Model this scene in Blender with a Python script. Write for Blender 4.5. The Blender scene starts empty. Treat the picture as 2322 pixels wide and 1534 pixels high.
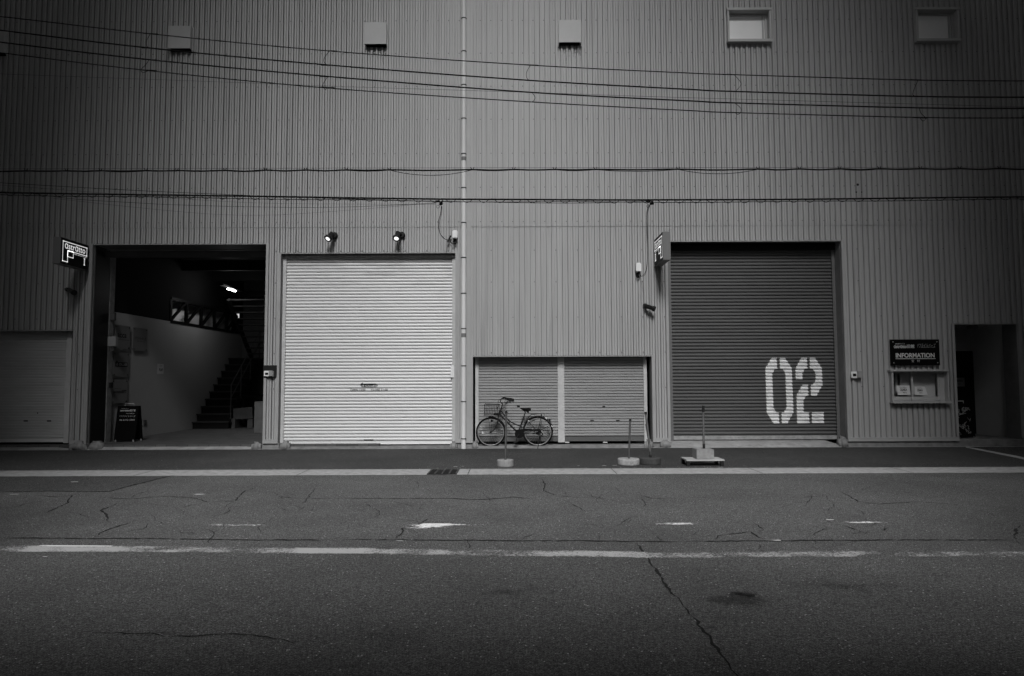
import bpy, bmesh, math, random
from mathutils import Vector, Matrix
from mathutils.geometry import tessellate_polygon
random.seed(7)
R = math.radians
S = bpy.context.scene
COL = S.collection

# ------------------------------------------------------------------ camera
F = 1530.0; CX, CY = 1161.0, 767.0; H = 1.53; PITCH = math.atan(95/1530.0); ROLL = 0.0037
cp, sp = math.cos(PITCH), math.sin(PITCH)
r0 = Vector((1, 0, 0)); u0 = Vector((0, -sp, cp)); fw = Vector((0, cp, sp))
rt = r0*math.cos(ROLL) - u0*math.sin(ROLL)
up = r0*math.sin(ROLL) + u0*math.cos(ROLL)
cd = bpy.data.cameras.new('camera'); cam = bpy.data.objects.new('camera', cd); COL.objects.link(cam)
M = Matrix((rt, up, -fw)).transposed().to_4x4(); M.translation = Vector((0, 0, H))
cam.matrix_world = M
cd.sensor_width = 36; cd.lens = 36*F/2322; cd.clip_end = 2000; cd.clip_start = 0.05
S.camera = cam

def ray(px, py):
    return rt*((px-CX)/F) + up*((CY-py)/F) + fw
def P(px, py, Y):
    d = ray(px, py); t = Y/d.y
    return Vector((d.x*t, Y, H+d.z*t))
def G(px, py, z=0.0):
    d = ray(px, py); t = (z-H)/d.z
    return Vector((d.x*t, d.y*t, z))
def XP(px, py, X):
    d = ray(px, py); t = X/d.x
    return Vector((X, d.y*t, H+d.z*t))

# ------------------------------------------------------------------ world, sun, exposure
GAPL, GAPR, BLH, LOWH, BRZ, WHT = 5.3, 5.2, 60, 4.5, 30, 32
SUN_EL, SUN_AZ = R(45), R(0)        # sun stands behind the camera, veiled by cloud
W = bpy.data.worlds.new("World"); S.world = W; W.use_nodes = True
nt = W.node_tree; nt.nodes.clear()
out = nt.nodes.new('ShaderNodeOutputWorld'); bg = nt.nodes.new('ShaderNodeBackground')
sky = nt.nodes.new('ShaderNodeTexSky'); sky.sky_type = 'NISHITA'; sky.sun_disc = False
sky.sun_elevation = SUN_EL; sky.sun_rotation = math.pi + SUN_AZ
bw = nt.nodes.new('ShaderNodeRGBToBW')
nt.links.new(sky.outputs[0], bw.inputs[0]); nt.links.new(bw.outputs[0], bg.inputs[0])
bg.inputs[1].default_value = 0.05
nt.links.new(bg.outputs[0], out.inputs[0])
sd = bpy.data.lights.new('sun', 'SUN'); sd.energy = 3.5; sd.angle = R(28); sd.color = (1, 1, 1)
so = bpy.data.objects.new('sun', sd); COL.objects.link(so)
sv = Vector((math.sin(SUN_AZ)*math.cos(SUN_EL), -math.cos(SUN_AZ)*math.cos(SUN_EL), math.sin(SUN_EL)))
so.rotation_euler = sv.to_track_quat('Z', 'Y').to_euler(); so.location = sv*40
S.view_settings.view_transform = 'Standard'; S.view_settings.look = 'None'
S.view_settings.gamma = 1; S.view_settings.exposure = 1.4
S.view_settings.use_curve_mapping = False
S.cycles.max_bounces = 8; S.cycles.use_denoising = True; S.cycles.use_adaptive_sampling = False
S.cycles.sample_clamp_indirect = 3

# ------------------------------------------------------------------ materials
def mat(name, v, rough=0.6, var=0.0, vscale=3.0, stretch=(1, 1, 1), bump=0.0, bscale=60.0, metal=0.0,
        spec=0.3, dirt=0.0, dscale=1.5, dstretch=(1, 1, 1), emit=0.0, top_grime_shade=None):
    m = bpy.data.materials.new(name); m.use_nodes = True; n = m.node_tree.nodes; l = m.node_tree.links
    b = n['Principled BSDF']; b.inputs['Roughness'].default_value = rough
    b.inputs['Metallic'].default_value = metal; b.inputs['Specular IOR Level'].default_value = spec
    b.inputs['Base Color'].default_value = (v, v, v, 1)
    tc = n.new('ShaderNodeTexCoord')
    def noise(scale, st, detail=5, rgh=0.6):
        mp = n.new('ShaderNodeMapping'); mp.inputs['Scale'].default_value = st
        l.new(tc.outputs['Object'], mp.inputs[0])
        t = n.new('ShaderNodeTexNoise'); t.inputs['Scale'].default_value = scale
        t.inputs['Detail'].default_value = detail; t.inputs['Roughness'].default_value = rgh
        l.new(mp.outputs[0], t.inputs['Vector']); return t.outputs['Fac']
    cur = None
    if var > 0:
        f = noise(vscale, stretch)
        mr = n.new('ShaderNodeMapRange'); mr.inputs[1].default_value = 0.3; mr.inputs[2].default_value = 0.7
        mr.inputs[3].default_value = v*(1-var); mr.inputs[4].default_value = v*(1+var)
        l.new(f, mr.inputs[0]); cur = mr.outputs[0]
    if dirt > 0:
        f = noise(dscale, dstretch, 8, 0.7)
        mr = n.new('ShaderNodeMapRange'); mr.inputs[1].default_value = 0.52; mr.inputs[2].default_value = 0.75
        mr.inputs[3].default_value = 1.0; mr.inputs[4].default_value = 1-dirt
        if top_grime_shade:                       # patchy grime towards the roller, with the overhang's shade painted in
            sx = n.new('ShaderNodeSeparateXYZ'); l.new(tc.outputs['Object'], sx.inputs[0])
            tz = n.new('ShaderNodeMapRange'); l.new(sx.outputs[2], tz.inputs[0]); tz.inputs[1].default_value = top_grime_shade[0]; tz.inputs[2].default_value = top_grime_shade[1]
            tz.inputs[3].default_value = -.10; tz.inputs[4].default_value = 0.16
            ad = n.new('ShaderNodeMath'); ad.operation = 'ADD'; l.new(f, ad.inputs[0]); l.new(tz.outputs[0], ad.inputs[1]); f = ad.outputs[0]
        l.new(f, mr.inputs[0])
        mu = n.new('ShaderNodeMath'); mu.operation = 'MULTIPLY'; l.new(mr.outputs[0], mu.inputs[1])
        if cur is None: mu.inputs[0].default_value = v
        else: l.new(cur, mu.inputs[0])
        cur = mu.outputs[0]
    if cur is not None: l.new(cur, b.inputs['Base Color'])
    if bump > 0:
        f = noise(bscale, (1, 1, 1), 6, 0.7); bp = n.new('ShaderNodeBump')
        bp.inputs['Strength'].default_value = bump; bp.inputs['Distance'].default_value = 0.01
        l.new(f, bp.inputs['Height']); l.new(bp.outputs[0], b.inputs['Normal'])
    if emit > 0:
        b.inputs['Emission Color'].default_value = (1, 1, 1, 1); b.inputs['Emission Strength'].default_value = emit
    return m

def asphalt_mat(name, v, fine=170.0, speck=0.012, patch=0.22):
    m = bpy.data.materials.new(name); m.use_nodes = True; n = m.node_tree.nodes; l = m.node_tree.links
    b = n['Principled BSDF']; b.inputs['Roughness'].default_value = 0.85; b.inputs['Specular IOR Level'].default_value = 0.25
    tc = n.new('ShaderNodeTexCoord')
    def math_(op, a, c):
        x = n.new('ShaderNodeMath'); x.operation = op
        for i, q in enumerate((a, c)):
            if isinstance(q, (int, float)): x.inputs[i].default_value = q
            else: l.new(q, x.inputs[i])
        return x.outputs[0]
    def mrange(s, a, c, d, e):
        x = n.new('ShaderNodeMapRange'); l.new(s, x.inputs[0])
        for i, q in enumerate((a, c, d, e)): x.inputs[i+1].default_value = q
        return x.outputs[0]
    def nz(scale, det=4, rg=0.6):
        t = n.new('ShaderNodeTexNoise'); t.inputs['Scale'].default_value = scale; t.inputs['Detail'].default_value = det
        t.inputs['Roughness'].default_value = rg; l.new(tc.outputs['Object'], t.inputs['Vector']); return t.outputs['Fac']
    grain = mrange(nz(fine, 3, 0.75), 0.36, 0.66, 0.05, 2.2)
    mid = mrange(nz(62, 3, 0.7), 0.32, 0.68, 0.55, 1.5)
    big = mrange(nz(0.55, 6, 0.62), 0.3, 0.7, 1-patch, 1+patch)
    vo = n.new('ShaderNodeTexVoronoi'); vo.inputs['Scale'].default_value = 75; l.new(tc.outputs['Object'], vo.inputs['Vector'])
    sep = n.new('ShaderNodeSeparateColor'); l.new(vo.outputs['Color'], sep.inputs[0])
    stone = mrange(sep.outputs[0], 0, 1, 0.55, 1.45)
    pick = math_('GREATER_THAN', sep.outputs[1], 1-speck)
    near = math_('LESS_THAN', vo.outputs['Distance'], 0.42)
    sp_ = math_('MULTIPLY', pick, near)
    vo2 = n.new('ShaderNodeTexVoronoi'); vo2.inputs['Scale'].default_value = 28; l.new(tc.outputs['Object'], vo2.inputs['Vector'])
    sep2 = n.new('ShaderNodeSeparateColor'); l.new(vo2.outputs['Color'], sep2.inputs[0])
    sp2 = math_('MULTIPLY', math_('GREATER_THAN', sep2.outputs[1], 0.99), math_('LESS_THAN', vo2.outputs['Distance'], 0.16))
    c = math_('MULTIPLY', math_('MULTIPLY', math_('MULTIPLY', math_('MULTIPLY', grain, mid), big), stone), v)
    c = math_('ADD', c, math_('MULTIPLY', math_('MAXIMUM', sp_, sp2), 0.42))
    l.new(c, b.inputs['Base Color'])
    bp = n.new('ShaderNodeBump'); bp.inputs['Strength'].default_value = 0.8; bp.inputs['Distance'].default_value = 0.006
    l.new(math_('ADD', grain, vo.outputs['Distance']), bp.inputs['Height']); l.new(bp.outputs[0], b.inputs['Normal'])
    return m

def paint_mat(name, v, scale=60.0, stretch=(1, 1, 1)):
    """road paint that is worn through where the 'wear' attribute is high"""
    m = bpy.data.materials.new(name); m.use_nodes = True; n = m.node_tree.nodes; l = m.node_tree.links
    b = n['Principled BSDF']; b.inputs['Base Color'].default_value = (v, v, v, 1); b.inputs['Roughness'].default_value = 0.7
    tc = n.new('ShaderNodeTexCoord'); mp = n.new('ShaderNodeMapping'); mp.inputs['Scale'].default_value = stretch
    l.new(tc.outputs['Object'], mp.inputs[0])
    t = n.new('ShaderNodeTexNoise'); t.inputs['Scale'].default_value = scale; t.inputs['Detail'].default_value = 6; t.inputs['Roughness'].default_value = 0.75
    l.new(mp.outputs[0], t.inputs['Vector'])
    t2 = n.new('ShaderNodeTexNoise'); t2.inputs['Scale'].default_value = 5; t2.inputs['Detail'].default_value = 4
    l.new(mp.outputs[0], t2.inputs['Vector'])
    a = n.new('ShaderNodeAttribute'); a.attribute_name = 'wear'
    t3 = n.new('ShaderNodeMath'); t3.operation = 'MULTIPLY_ADD'; l.new(t.outputs['Fac'], t3.inputs[0]); t3.inputs[1].default_value = 1.7; t3.inputs[2].default_value = -.55
    av = n.new('ShaderNodeMath'); av.operation = 'MULTIPLY_ADD'; l.new(t2.outputs['Fac'], av.inputs[0]); av.inputs[1].default_value = 0.75
    l.new(t3.outputs[0], av.inputs[2])
    sb = n.new('ShaderNodeMath'); sb.operation = 'SUBTRACT'; l.new(av.outputs[0], sb.inputs[0]); l.new(a.outputs['Fac'], sb.inputs[1])
    mr = n.new('ShaderNodeMapRange'); l.new(sb.outputs[0], mr.inputs[0])
    mr.inputs[1].default_value = 0.0; mr.inputs[2].default_value = 0.07; mr.inputs[3].default_value = 0; mr.inputs[4].default_value = 1
    tr = n.new('ShaderNodeBsdfTransparent'); mx = n.new('ShaderNodeMixShader')
    l.new(mr.outputs[0], mx.inputs[0]); l.new(tr.outputs[0], mx.inputs[1]); l.new(b.outputs[0], mx.inputs[2])
    l.new(mx.outputs[0], n['Material Output'].inputs[0]); return m

def brick_mat(name, v, w, h, mortar):
    m = bpy.data.materials.new(name); m.use_nodes = True; n = m.node_tree.nodes; l = m.node_tree.links
    b = n['Principled BSDF']; b.inputs['Roughness'].default_value = 0.8
    tc = n.new('ShaderNodeTexCoord'); t = n.new('ShaderNodeTexBrick'); l.new(tc.outputs['Object'], t.inputs['Vector'])
    t.inputs['Scale'].default_value = 1; t.inputs['Brick Width'].default_value = w; t.inputs['Row Height'].default_value = h
    t.inputs['Mortar Size'].default_value = 0.006
    t.inputs['Color1'].default_value = (v, v, v, 1); t.inputs['Color2'].default_value = (v*.6, v*.6, v*.6, 1)
    t.inputs['Mortar'].default_value = (mortar, mortar, mortar, 1); l.new(t.outputs[0], b.inputs['Base Color']); return m

m_clad = mat('painted_siding', 0.345, 0.45, var=0.08, vscale=1.3, stretch=(6, 1, .25), spec=0.4, dirt=0.36, dscale=1.6, dstretch=(9, 1, .14))
m_clad2 = mat('painted_flashing', 0.31, 0.45, var=0.08, vscale=2, spec=0.4)
m_screw = mat('screw_metal', 0.12, 0.4)
m_white = mat('white_slat_paint', 0.66, 0.42, var=0.025, vscale=2, stretch=(.4, 1, 3), dirt=0.34, dscale=2.2, dstretch=(.5, 1, 5), spec=0.45, top_grime_shade=(3.2, 4.5))
m_rail = mat('grey_white_rail', 0.45, 0.45, var=0.1, vscale=5, dirt=0.2, dscale=4)
m_dslat = mat('dark_slat_paint', 0.095, 0.5, var=0.12, vscale=1.5, stretch=(.5, 1, 3), dirt=0.2, dscale=3, dstretch=(.5, 1, 3))
m_gslat = mat('grey_slat_paint', 0.29, 0.45, var=0.08, vscale=2, stretch=(.5, 1, 3), dirt=0.18, dscale=3, dstretch=(.4, 1, 4))
m_numeral = mat('numeral_paint', 0.70, 0.5, var=0.10, vscale=8, dirt=.45, dscale=7)
m_black = mat('black_paint', 0.005, 0.5, spec=.12)
m_ink = mat('black_ink', 0.02, 0.6)
m_dark = mat('dark_metal', 0.014, 0.45, var=0.2, vscale=10, spec=.2)
m_plinth = mat('plinth_concrete', 0.20, 0.85, var=0.3, vscale=5, bump=0.5, dirt=0.4, dscale=4)
m_conc = mat('pale_concrete', 0.27, 0.85, var=0.3, vscale=6, bump=0.5, dirt=0.45, dscale=3)
m_conc2 = mat('kerb_concrete', 0.28, 0.85, var=0.25, vscale=9, bump=0.6, bscale=120, dirt=0.3, dscale=14)
m_pipe = mat('pipe_plastic', 0.60, 0.4, var=0.05, vscale=2, stretch=(1, 1, .4), dirt=0.1)
m_band = mat('pipe_band', 0.16, 0.5)
m_hood = mat('hood_metal', 0.37, 0.4, var=0.05, vscale=3)
m_frost = mat('frosted_pane', 0.78, 0.25, var=0.04, vscale=1, spec=0.5)
m_alu = mat('aluminium_frame', 0.38, 0.4, var=0.06, vscale=4)
m_int = mat('interior_white_panel', 0.37, 0.7, var=0.04, vscale=1)
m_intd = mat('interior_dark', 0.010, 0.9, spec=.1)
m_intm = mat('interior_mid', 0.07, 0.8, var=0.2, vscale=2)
m_steel = mat('dark_steel', 0.012, 0.7, spec=.1)
m_step = mat('step_steel', 0.035, 0.6, var=0.2, vscale=6)
m_wire = mat('wire_black', 0.003, 0.7, spec=.05)
m_wireg = mat('wire_grey', 0.03, 0.6, spec=.1)
m_plastic = mat('white_plastic', 0.7, 0.4)
m_plasg = mat('grey_plastic', 0.25, 0.4)
m_rust = mat('rusted_pole', 0.08, 0.7, var=0.75, vscale=14, stretch=(1, 1, .5), bump=.3)
m_pole = mat('galvanised_pole', 0.06, 0.5, var=0.2, vscale=8)
m_block = mat('cast_concrete', 0.21, 0.9, var=0.2, vscale=9, bump=0.6, dirt=0.45, dscale=7, dstretch=(1, 1, .5))
m_chip = mat('chipped_concrete', 0.27, 0.9, var=0.2, vscale=10, bump=0.7, dirt=0.85, dscale=16)
m_darkconc = mat('dark_concrete', 0.04, 0.9, var=0.3, vscale=14, bump=0.6)
m_tyre = mat('tyre_rubber', 0.005, 0.8, spec=.1)
m_rim = mat('rim_alloy', 0.30, 0.3, metal=0.3)
m_frame = mat('bicycle_frame_paint', 0.022, 0.25, spec=0.6)
m_spoke = mat('spoke_steel', 0.4, 0.35, metal=0.6)
m_board = mat('board_black', 0.003, 0.5, spec=.1)
m_letter = mat('pale_lettering', 0.55, 0.5)
m_plate = mat('acrylic_plate', 0.19, 0.3, var=.05, vscale=2)
m_paper = mat('paper', 0.62, 0.8, var=.03, vscale=10)
m_card = mat('cardboard', 0.10, 0.9, var=.2, vscale=4)
m_lit = mat('lit_lettering', 0.8, 0.5, emit=0.21)
m_lens = mat('lit_lens', 0.8, 0.3, emit=0.45)
m_tube = mat('lit_tube', 0.8, 0.5, emit=13.0)
m_exit = mat('lit_exit', 0.8, 0.5, emit=0.22)
m_glass = mat('dark_window_pane', 0.008, 0.12, spec=0.5)
m_asph = asphalt_mat('road_asphalt', 0.096, 125)
m_asph2 = asphalt_mat('pavement_asphalt', 0.054, 210, 0.008, 0.22)
m_crack = mat('crack_dark', 0.008, 0.95)  # even dark tone for the cracks and the drain pit
m_pit = mat('tar_stain', 0.022, 0.95, var=.3, vscale=40)
m_line = paint_mat('road_line_paint', 0.31, 70, (.7, 1, 1))
m_linew = paint_mat('fresh_line_paint', 0.62, 60, (.4, 1, 1))
m_brick = brick_mat('paver_floor', 0.085, 0.24, 0.12, 0.015)

# ------------------------------------------------------------------ mesh helpers
class MB:
    def __init__(s): s.v = []; s.f = []; s.sm = []
    def add(s, vs, fs, smooth=False):
        o = len(s.v); s.v += [Vector(v) for v in vs]
        for f in fs: s.f.append([i+o for i in f]); s.sm.append(smooth)
        return s
    def box(s, a, b, rot=None, c=None, bev=0.0):
        x0, x1 = sorted((a[0], b[0])); y0, y1 = sorted((a[1], b[1])); z0, z1 = sorted((a[2], b[2]))
        if bev > 0:
            bm = bmesh.new(); bmesh.ops.create_cube(bm, size=1)
            bmesh.ops.scale(bm, vec=(x1-x0, y1-y0, z1-z0), verts=bm.verts)
            bmesh.ops.bevel(bm, geom=bm.edges[:], offset=min(bev, .45*min(x1-x0, y1-y0, z1-z0)), segments=2, affect='EDGES')
            ce = Vector(((x0+x1)/2, (y0+y1)/2, (z0+z1)/2))
            bm.verts.index_update(); vs = [v.co+ce for v in bm.verts]; fs = [[v.index for v in f.verts] for f in bm.faces]; bm.free()
        else:
            vs = [Vector((x, y, z)) for x in (x0, x1) for y in (y0, y1) for z in (z0, z1)]
            fs = [(0, 1, 3, 2), (4, 6, 7, 5), (0, 4, 5, 1), (2, 3, 7, 6), (0, 2, 6, 4), (1, 5, 7, 3)]
        if rot is not None:
            c = Vector(c) if c is not None else Vector(((x0+x1)/2, (y0+y1)/2, (z0+z1)/2))
            vs = [rot @ (v-c) + c for v in vs]
        return s.add(vs, fs)
    def quad(s, a, b, c, d): return s.add([a, b, c, d], [(0, 1, 2, 3)])
    def tube(s, pts, r, n=8, cap=True, closed=False):
        pts = [Vector(p) for p in pts]; m = len(pts); rr = r if isinstance(r, (list, tuple)) else [r]*m
        vs = []; prev = None
        for i, p in enumerate(pts):
            if closed: t = pts[(i+1) % m]-pts[i-1]
            else: t = pts[min(i+1, m-1)]-pts[max(i-1, 0)]
            if t.length < 1e-9: t = Vector((0, 0, 1))
            t.normalize()
            if prev is None:
                a = Vector((0, 1, 0)) if abs(t.y) < .9 else Vector((1, 0, 0))
                e = t.cross(a).normalized()
            else:
                e = (prev - t*prev.dot(t)).normalized()
            prev = e; g = t.cross(e)
            for k in range(n):
                an = 2*math.pi*k/n; vs.append(p + (e*math.cos(an)+g*math.sin(an))*rr[i])
        fs = []
        for i in range(m if closed else m-1):
            j = (i+1) % m
            for k in range(n): fs.append((i*n+k, i*n+(k+1) % n, j*n+(k+1) % n, j*n+k))
        s.add(vs, fs, True)
        if cap and not closed:
            s.add(vs[:n], [list(range(n))[::-1]]); s.add(vs[-n:], [list(range(n))])
        return s
    def lathe(s, prof, c, axis=Vector((0, 0, 1)), n=32, smooth=True):
        """prof: (radius, distance along axis)"""
        axis = Vector(axis).normalized(); a = Vector((1, 0, 0)) if abs(axis.x) < .9 else Vector((0, 1, 0))
        e = axis.cross(a).normalized(); g = axis.cross(e); c = Vector(c); vs = []
        for (r, h) in prof:
            for k in range(n):
                an = 2*math.pi*k/n; vs.append(c+axis*h+(e*math.cos(an)+g*math.sin(an))*r)
        fs = []
        for i in range(len(prof)-1):
            for k in range(n): fs.append((i*n+k, i*n+(k+1) % n, (i+1)*n+(k+1) % n, (i+1)*n+k))
        s.add(vs, fs, smooth)
        s.add(vs[:n], [list(range(n))[::-1]]); s.add(vs[-n:], [list(range(n))]); return s
    def lump(s, a, b, amp=.2, seed=0):
        rnd = random.Random(seed); bm = bmesh.new(); bmesh.ops.create_cube(bm, size=1)
        bmesh.ops.bevel(bm, geom=bm.edges[:], offset=.22, segments=3, affect='EDGES')
        bmesh.ops.subdivide_edges(bm, edges=bm.edges[:], cuts=1)
        ce = (Vector(a)+Vector(b))/2; d = [abs(a[i]-b[i]) for i in range(3)]
        bm.verts.index_update(); vs = []
        for v in bm.verts:
            w = v.co*(1+rnd.uniform(-amp, amp)*.35); k = 1-.35*max(0, v.co.z+.5)
            vs.append(Vector((w.x*d[0]*k, w.y*d[1]*k, w.z*d[2]))+ce)
        fs = [[v.index for v in f.verts] for f in bm.faces]; bm.free(); return s.add(vs, fs, True)

def tagp(o, label=None, cat=None, group=None, kind=None):
    if label: o['label'] = label
    if cat: o['category'] = cat
    if group: o['group'] = group
    if kind: o['kind'] = kind
    return o
def empty(name, loc, label, cat, group=None):
    o = bpy.data.objects.new(name, None); COL.objects.link(o); o.location = loc; o['wo'] = list(loc); o.empty_display_size = .2
    del o['wo']; ORG[o.name] = Vector(loc); return tagp(o, label, cat, group)
ORG = {}
def build(name, mb, m, parent=None, origin=None, label=None, cat=None, group=None, kind=None):
    me = bpy.data.meshes.new(name)
    org = ORG[parent.name] if parent is not None else Vector(origin if origin is not None else (0, 0, 0))
    me.from_pydata([tuple(v-org) for v in mb.v], [], mb.f); me.update()
    me.polygons.foreach_set('use_smooth', mb.sm)
    me.materials.append(m)
    o = bpy.data.objects.new(name, me); COL.objects.link(o); ORG[o.name] = org.copy()
    if parent is not None: o.parent = parent
    else: o.location = org
    return tagp(o, label, cat, group, kind)

def smooth_pts(pts, k=8):
    pts = [Vector(p) for p in pts]; q = [pts[0]]+pts+[pts[-1]]; o = []
    for i in range(1, len(q)-2):
        for j in range(k):
            t = j/k; a, b, c, d = q[i-1], q[i], q[i+1], q[i+2]
            o.append(.5*((2*b)+(-a+c)*t+(2*a-5*b+4*c-d)*t*t+(-a+3*b-3*c+d)*t**3))
    o.append(pts[-1]); return o

def text_tris(s, bold=0.0, shear=0.0, space=1.0):
    """filled text as 2D triangles normalised to a 0..1 by 0..1 box, and its aspect"""
    c = bpy.data.curves.new('t', 'FONT'); c.body = s; c.offset = bold; c.shear = shear; c.space_character = space; c.resolution_u = 3
    o = bpy.data.objects.new('t', c); COL.objects.link(o); bpy.context.view_layer.update()
    dg = bpy.context.evaluated_depsgraph_get(); me = bpy.data.meshes.new_from_object(o.evaluated_get(dg))
    me.calc_loop_triangles(); vs = [v.co.copy() for v in me.vertices]; tr = [tuple(t.vertices) for t in me.loop_triangles]
    bpy.data.objects.remove(o); bpy.data.curves.remove(c); bpy.data.meshes.remove(me)
    if not vs: return [], 1
    x0 = min(v.x for v in vs); x1 = max(v.x for v in vs); y0 = min(v.y for v in vs); y1 = max(v.y for v in vs)
    n = [((v.x-x0)/(x1-x0), (v.y-y0)/(y1-y0)) for v in vs]
    return [[n[i] for i in t] for t in tr], (x1-x0)/(y1-y0)
def text_on(mb, s, o, ux, uz, **kw):
    """text filling the parallelogram at o spanned by ux (width) and uz (height)"""
    tris, _ = text_tris(s, **kw); o = Vector(o)
    for t in tris: mb.add([o+ux*a+uz*b for a, b in t], [(0, 1, 2)])
    return mb

# ------------------------------------------------------------------ ground
D = 15.3
g = MB()
def sheet(name, pts, z, m, **kw):
    b = MB(); b.add([(p[0], p[1], z) for p in pts], [list(range(len(pts)))]); return build(name, b, m, kind='structure', **kw)
yk0 = G(CX, 1077).y; yk1 = G(CX, 1064).y; yap = G(CX, 1018).y
sheet('ground', [(-300, -300), (300, -300), (300, 300), (-300, 300)], -0.03, m_asph2)
sheet('road', [(-60, -30), (60, -30), (60, yk0+.02), (-60, yk0+.02)], 0.0, m_asph)
sheet('pavement', [(-60, yk1-.02), (60, yk1-.02), (60, D+.4), (-60, D+.4)], 0.0, m_asph2)
m_asph3 = asphalt_mat('patch_asphalt', 0.066, 160, 0.006, 0.15)
pp = [G(x, y) for x, y in ((-400, 1079), (-400, 1117), (0, 1117), (108, 1115), (195, 1116), (249, 1115), (289, 1104.6), (347, 1090), (390, 1079.5), (405, 1078))]
b = MB(); b.add([(p.x, min(p.y, yk0+.005), .003) for p in pp], [list(range(len(pp)))]); build('road_patch', b, m_asph3, kind='structure')
# gutter of cast concrete between road and pavement, with ragged edges
b = MB(); n = 500; xs = [-30+60*i/n for i in range(n+1)]
row0 = []; row1 = []
for x in xs:
    row0.append((x, yk0+random.uniform(-.012, .012), .004)); row1.append((x, yk1+random.uniform(-.004, .006), .004))
b.add(row0+row1, [(i, i+1, n+2+i, n+1+i) for i in range(n)])
build('gutter', b, m_conc2, kind='structure')
b = MB()
for px in (965-600, 1066, 1385, 2030, 1700, 40, 705):
    a = G(px, 1064); 
    b.add([(a.x, yk1, .007), (a.x+.012, yk1, .007), (a.x+.012, yk0, .007), (a.x, yk0, .007)], [(0, 1, 2, 3)])
a = G(0, 1067.5)
b.add([(-30, yk1-.10, .007), (30, yk1-.10, .007), (30, yk1-.106, .007), (-30, yk1-.106, .007)], [(0, 1, 2, 3)])
build('gutter_joints', b, m_pit, kind='structure')
# drain grate
gx0 = G(970, 1077).x; gx1 = G(1034, 1077).x
dr = empty('drain_grate', (gx0, yk0, 0), 'black iron drain grate set in the pale concrete gutter', 'drain grate')
b = MB(); y0, y1 = yk0+.01, yk1-.115
b.add([(gx0, y0, .008), (gx1, y0, .008), (gx1, y1, .008), (gx0, y1, .008)], [(0, 1, 2, 3)]); build('pit', b, m_crack, dr)
b = MB()
for i in range(5):
    x = gx0+(gx1-gx0)*i/4; b.box((x-.012, y0, .009), (x+.012, y1, .02))
for i in range(7):
    y = y0+(y1-y0)*i/6; b.box((gx0, y-.004, .009), (gx1, y+.004, .017))
build('grate_bars', b, m_dark, dr)

# cracks, read as polylines on the ground
def crk(ox, pts): return [(ox+x/2.769, 980+y/2.769) for x, y in pts]
CR = [
 (crk(0, [(0,378),(100,376),(300,373),(540,378),(690,375),(800,345),(960,305),(1080,275),(1150,265)]), .022),
 (crk(0, [(0,668),(300,668),(580,672),(740,670),(1000,672),(1500,680),(2143,680)]), .019),
 (crk(0, [(575,672),(640,632),(740,595),(850,562)]), .013),
 (crk(0, [(670,570),(680,545),(660,515),(630,495),(720,460),(735,445)]), .014),
 (crk(0, [(640,410),(730,420),(860,420),(1000,405),(1200,413),(1270,430),(1300,440),(1480,435),(1500,405),(1540,370),(1640,340)]), .011),
 (crk(0, [(1720,380),(1760,408),(1860,418),(2143,420)]), .010),
 (crk(0, [(285,515),(330,490),(420,450),(450,400),(350,410),(220,400)]), .011),
 (crk(0, [(0,495),(80,475),(240,435)]), .009),
 (crk(0, [(400,1252),(640,1265),(960,1268),(1040,1290),(1130,1285),(1300,1278),(1420,1268),(1620,1285),(1720,1300),(1830,1325),(1930,1310),(2040,1325)]), .006),
 (crk(0, [(1110,490),(1200,460),(1280,450)]), .008), (crk(0, [(1400,490),(1440,450),(1480,435)]), .008),
 (crk(0, [(820,415),(860,390),(950,365)]), .008), (crk(0, [(1900,455),(1960,380),(1980,350)]), .007), (crk(0,[(1950,500),(1970,470)]), .008),
 (crk(774, [(0,418),(200,418),(500,420),(700,418),(800,428),(920,425),(1030,415),(1080,410),(1220,425)]), .016),
 (crk(774, [(1255,295),(1280,330),(1270,370),(1350,400),(1500,415),(1600,410),(1720,435),(1900,435)]), .009),
 (crk(774, [(0,678),(400,680),(740,682),(1100,685),(1500,685),(1830,690),(2143,692)]), .018),
 (crk(774, [(335,675),(385,630),(380,608),(440,598),(490,580),(540,550),(640,540)]), .011),
 (crk(774, [(1125,682),(1160,660),(1200,645),(1215,630)]), .010),
 (crk(774, [(1825,690),(1860,703),(1895,760),(1935,815),(2000,900),(2040,975),(2100,1035),(2150,1100)]), .016),
 (crk(774, [(1400,430),(1480,470),(1550,510)]), .007), (crk(774, [(1850,390),(1950,420),(2143,420)]), .009), (crk(774, [(1720,350),(1750,380)]), .008),
 (crk(774, [(880,378),(900,400),(930,425),(940,450)]), .006), (crk(774, [(690,360),(690,385)]), .008),
 (crk(1548, [(0,690),(200,688),(520,686),(1000,682),(1500,680),(2085,680)]), .019),
 (crk(1548, [(-6,1085),(60,1160),(120,1235),(180,1310),(230,1390),(290,1460),(345,1534),(400,1600)]), .011),
 (crk(1548, [(205,680),(220,655),(330,640),(430,630),(460,650),(515,685)]), .012),
 (crk(1548, [(455,575),(475,595),(510,615),(440,632)]), .010),
 (crk(1548, [(915,562),(980,585),(1060,605),(1140,635),(1050,645)]), .012), (crk(1548, [(800,655),(860,625),(930,600)]), .010),
 (crk(1548, [(1215,640),(1250,625),(1290,600)]), .018), (crk(1548, [(0,415),(270,415)]), .010), (crk(1548, [(230,393),(440,390)]), .009),
 (crk(1548, [(480,393),(620,395)]), .009), (crk(1548, [(680,415),(880,405),(885,395)]), .010),
 (crk(1548, [(985,375),(1060,410),(1100,440),(1240,455),(1480,440),(1700,455),(1760,475)]), .009),
 (crk(1548, [(2088,678),(2095,620),(2120,590),(2160,588)]), .018), (crk(1548, [(1990,410),(2180,408)]), .009)]
rc = random.Random(21)
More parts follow.
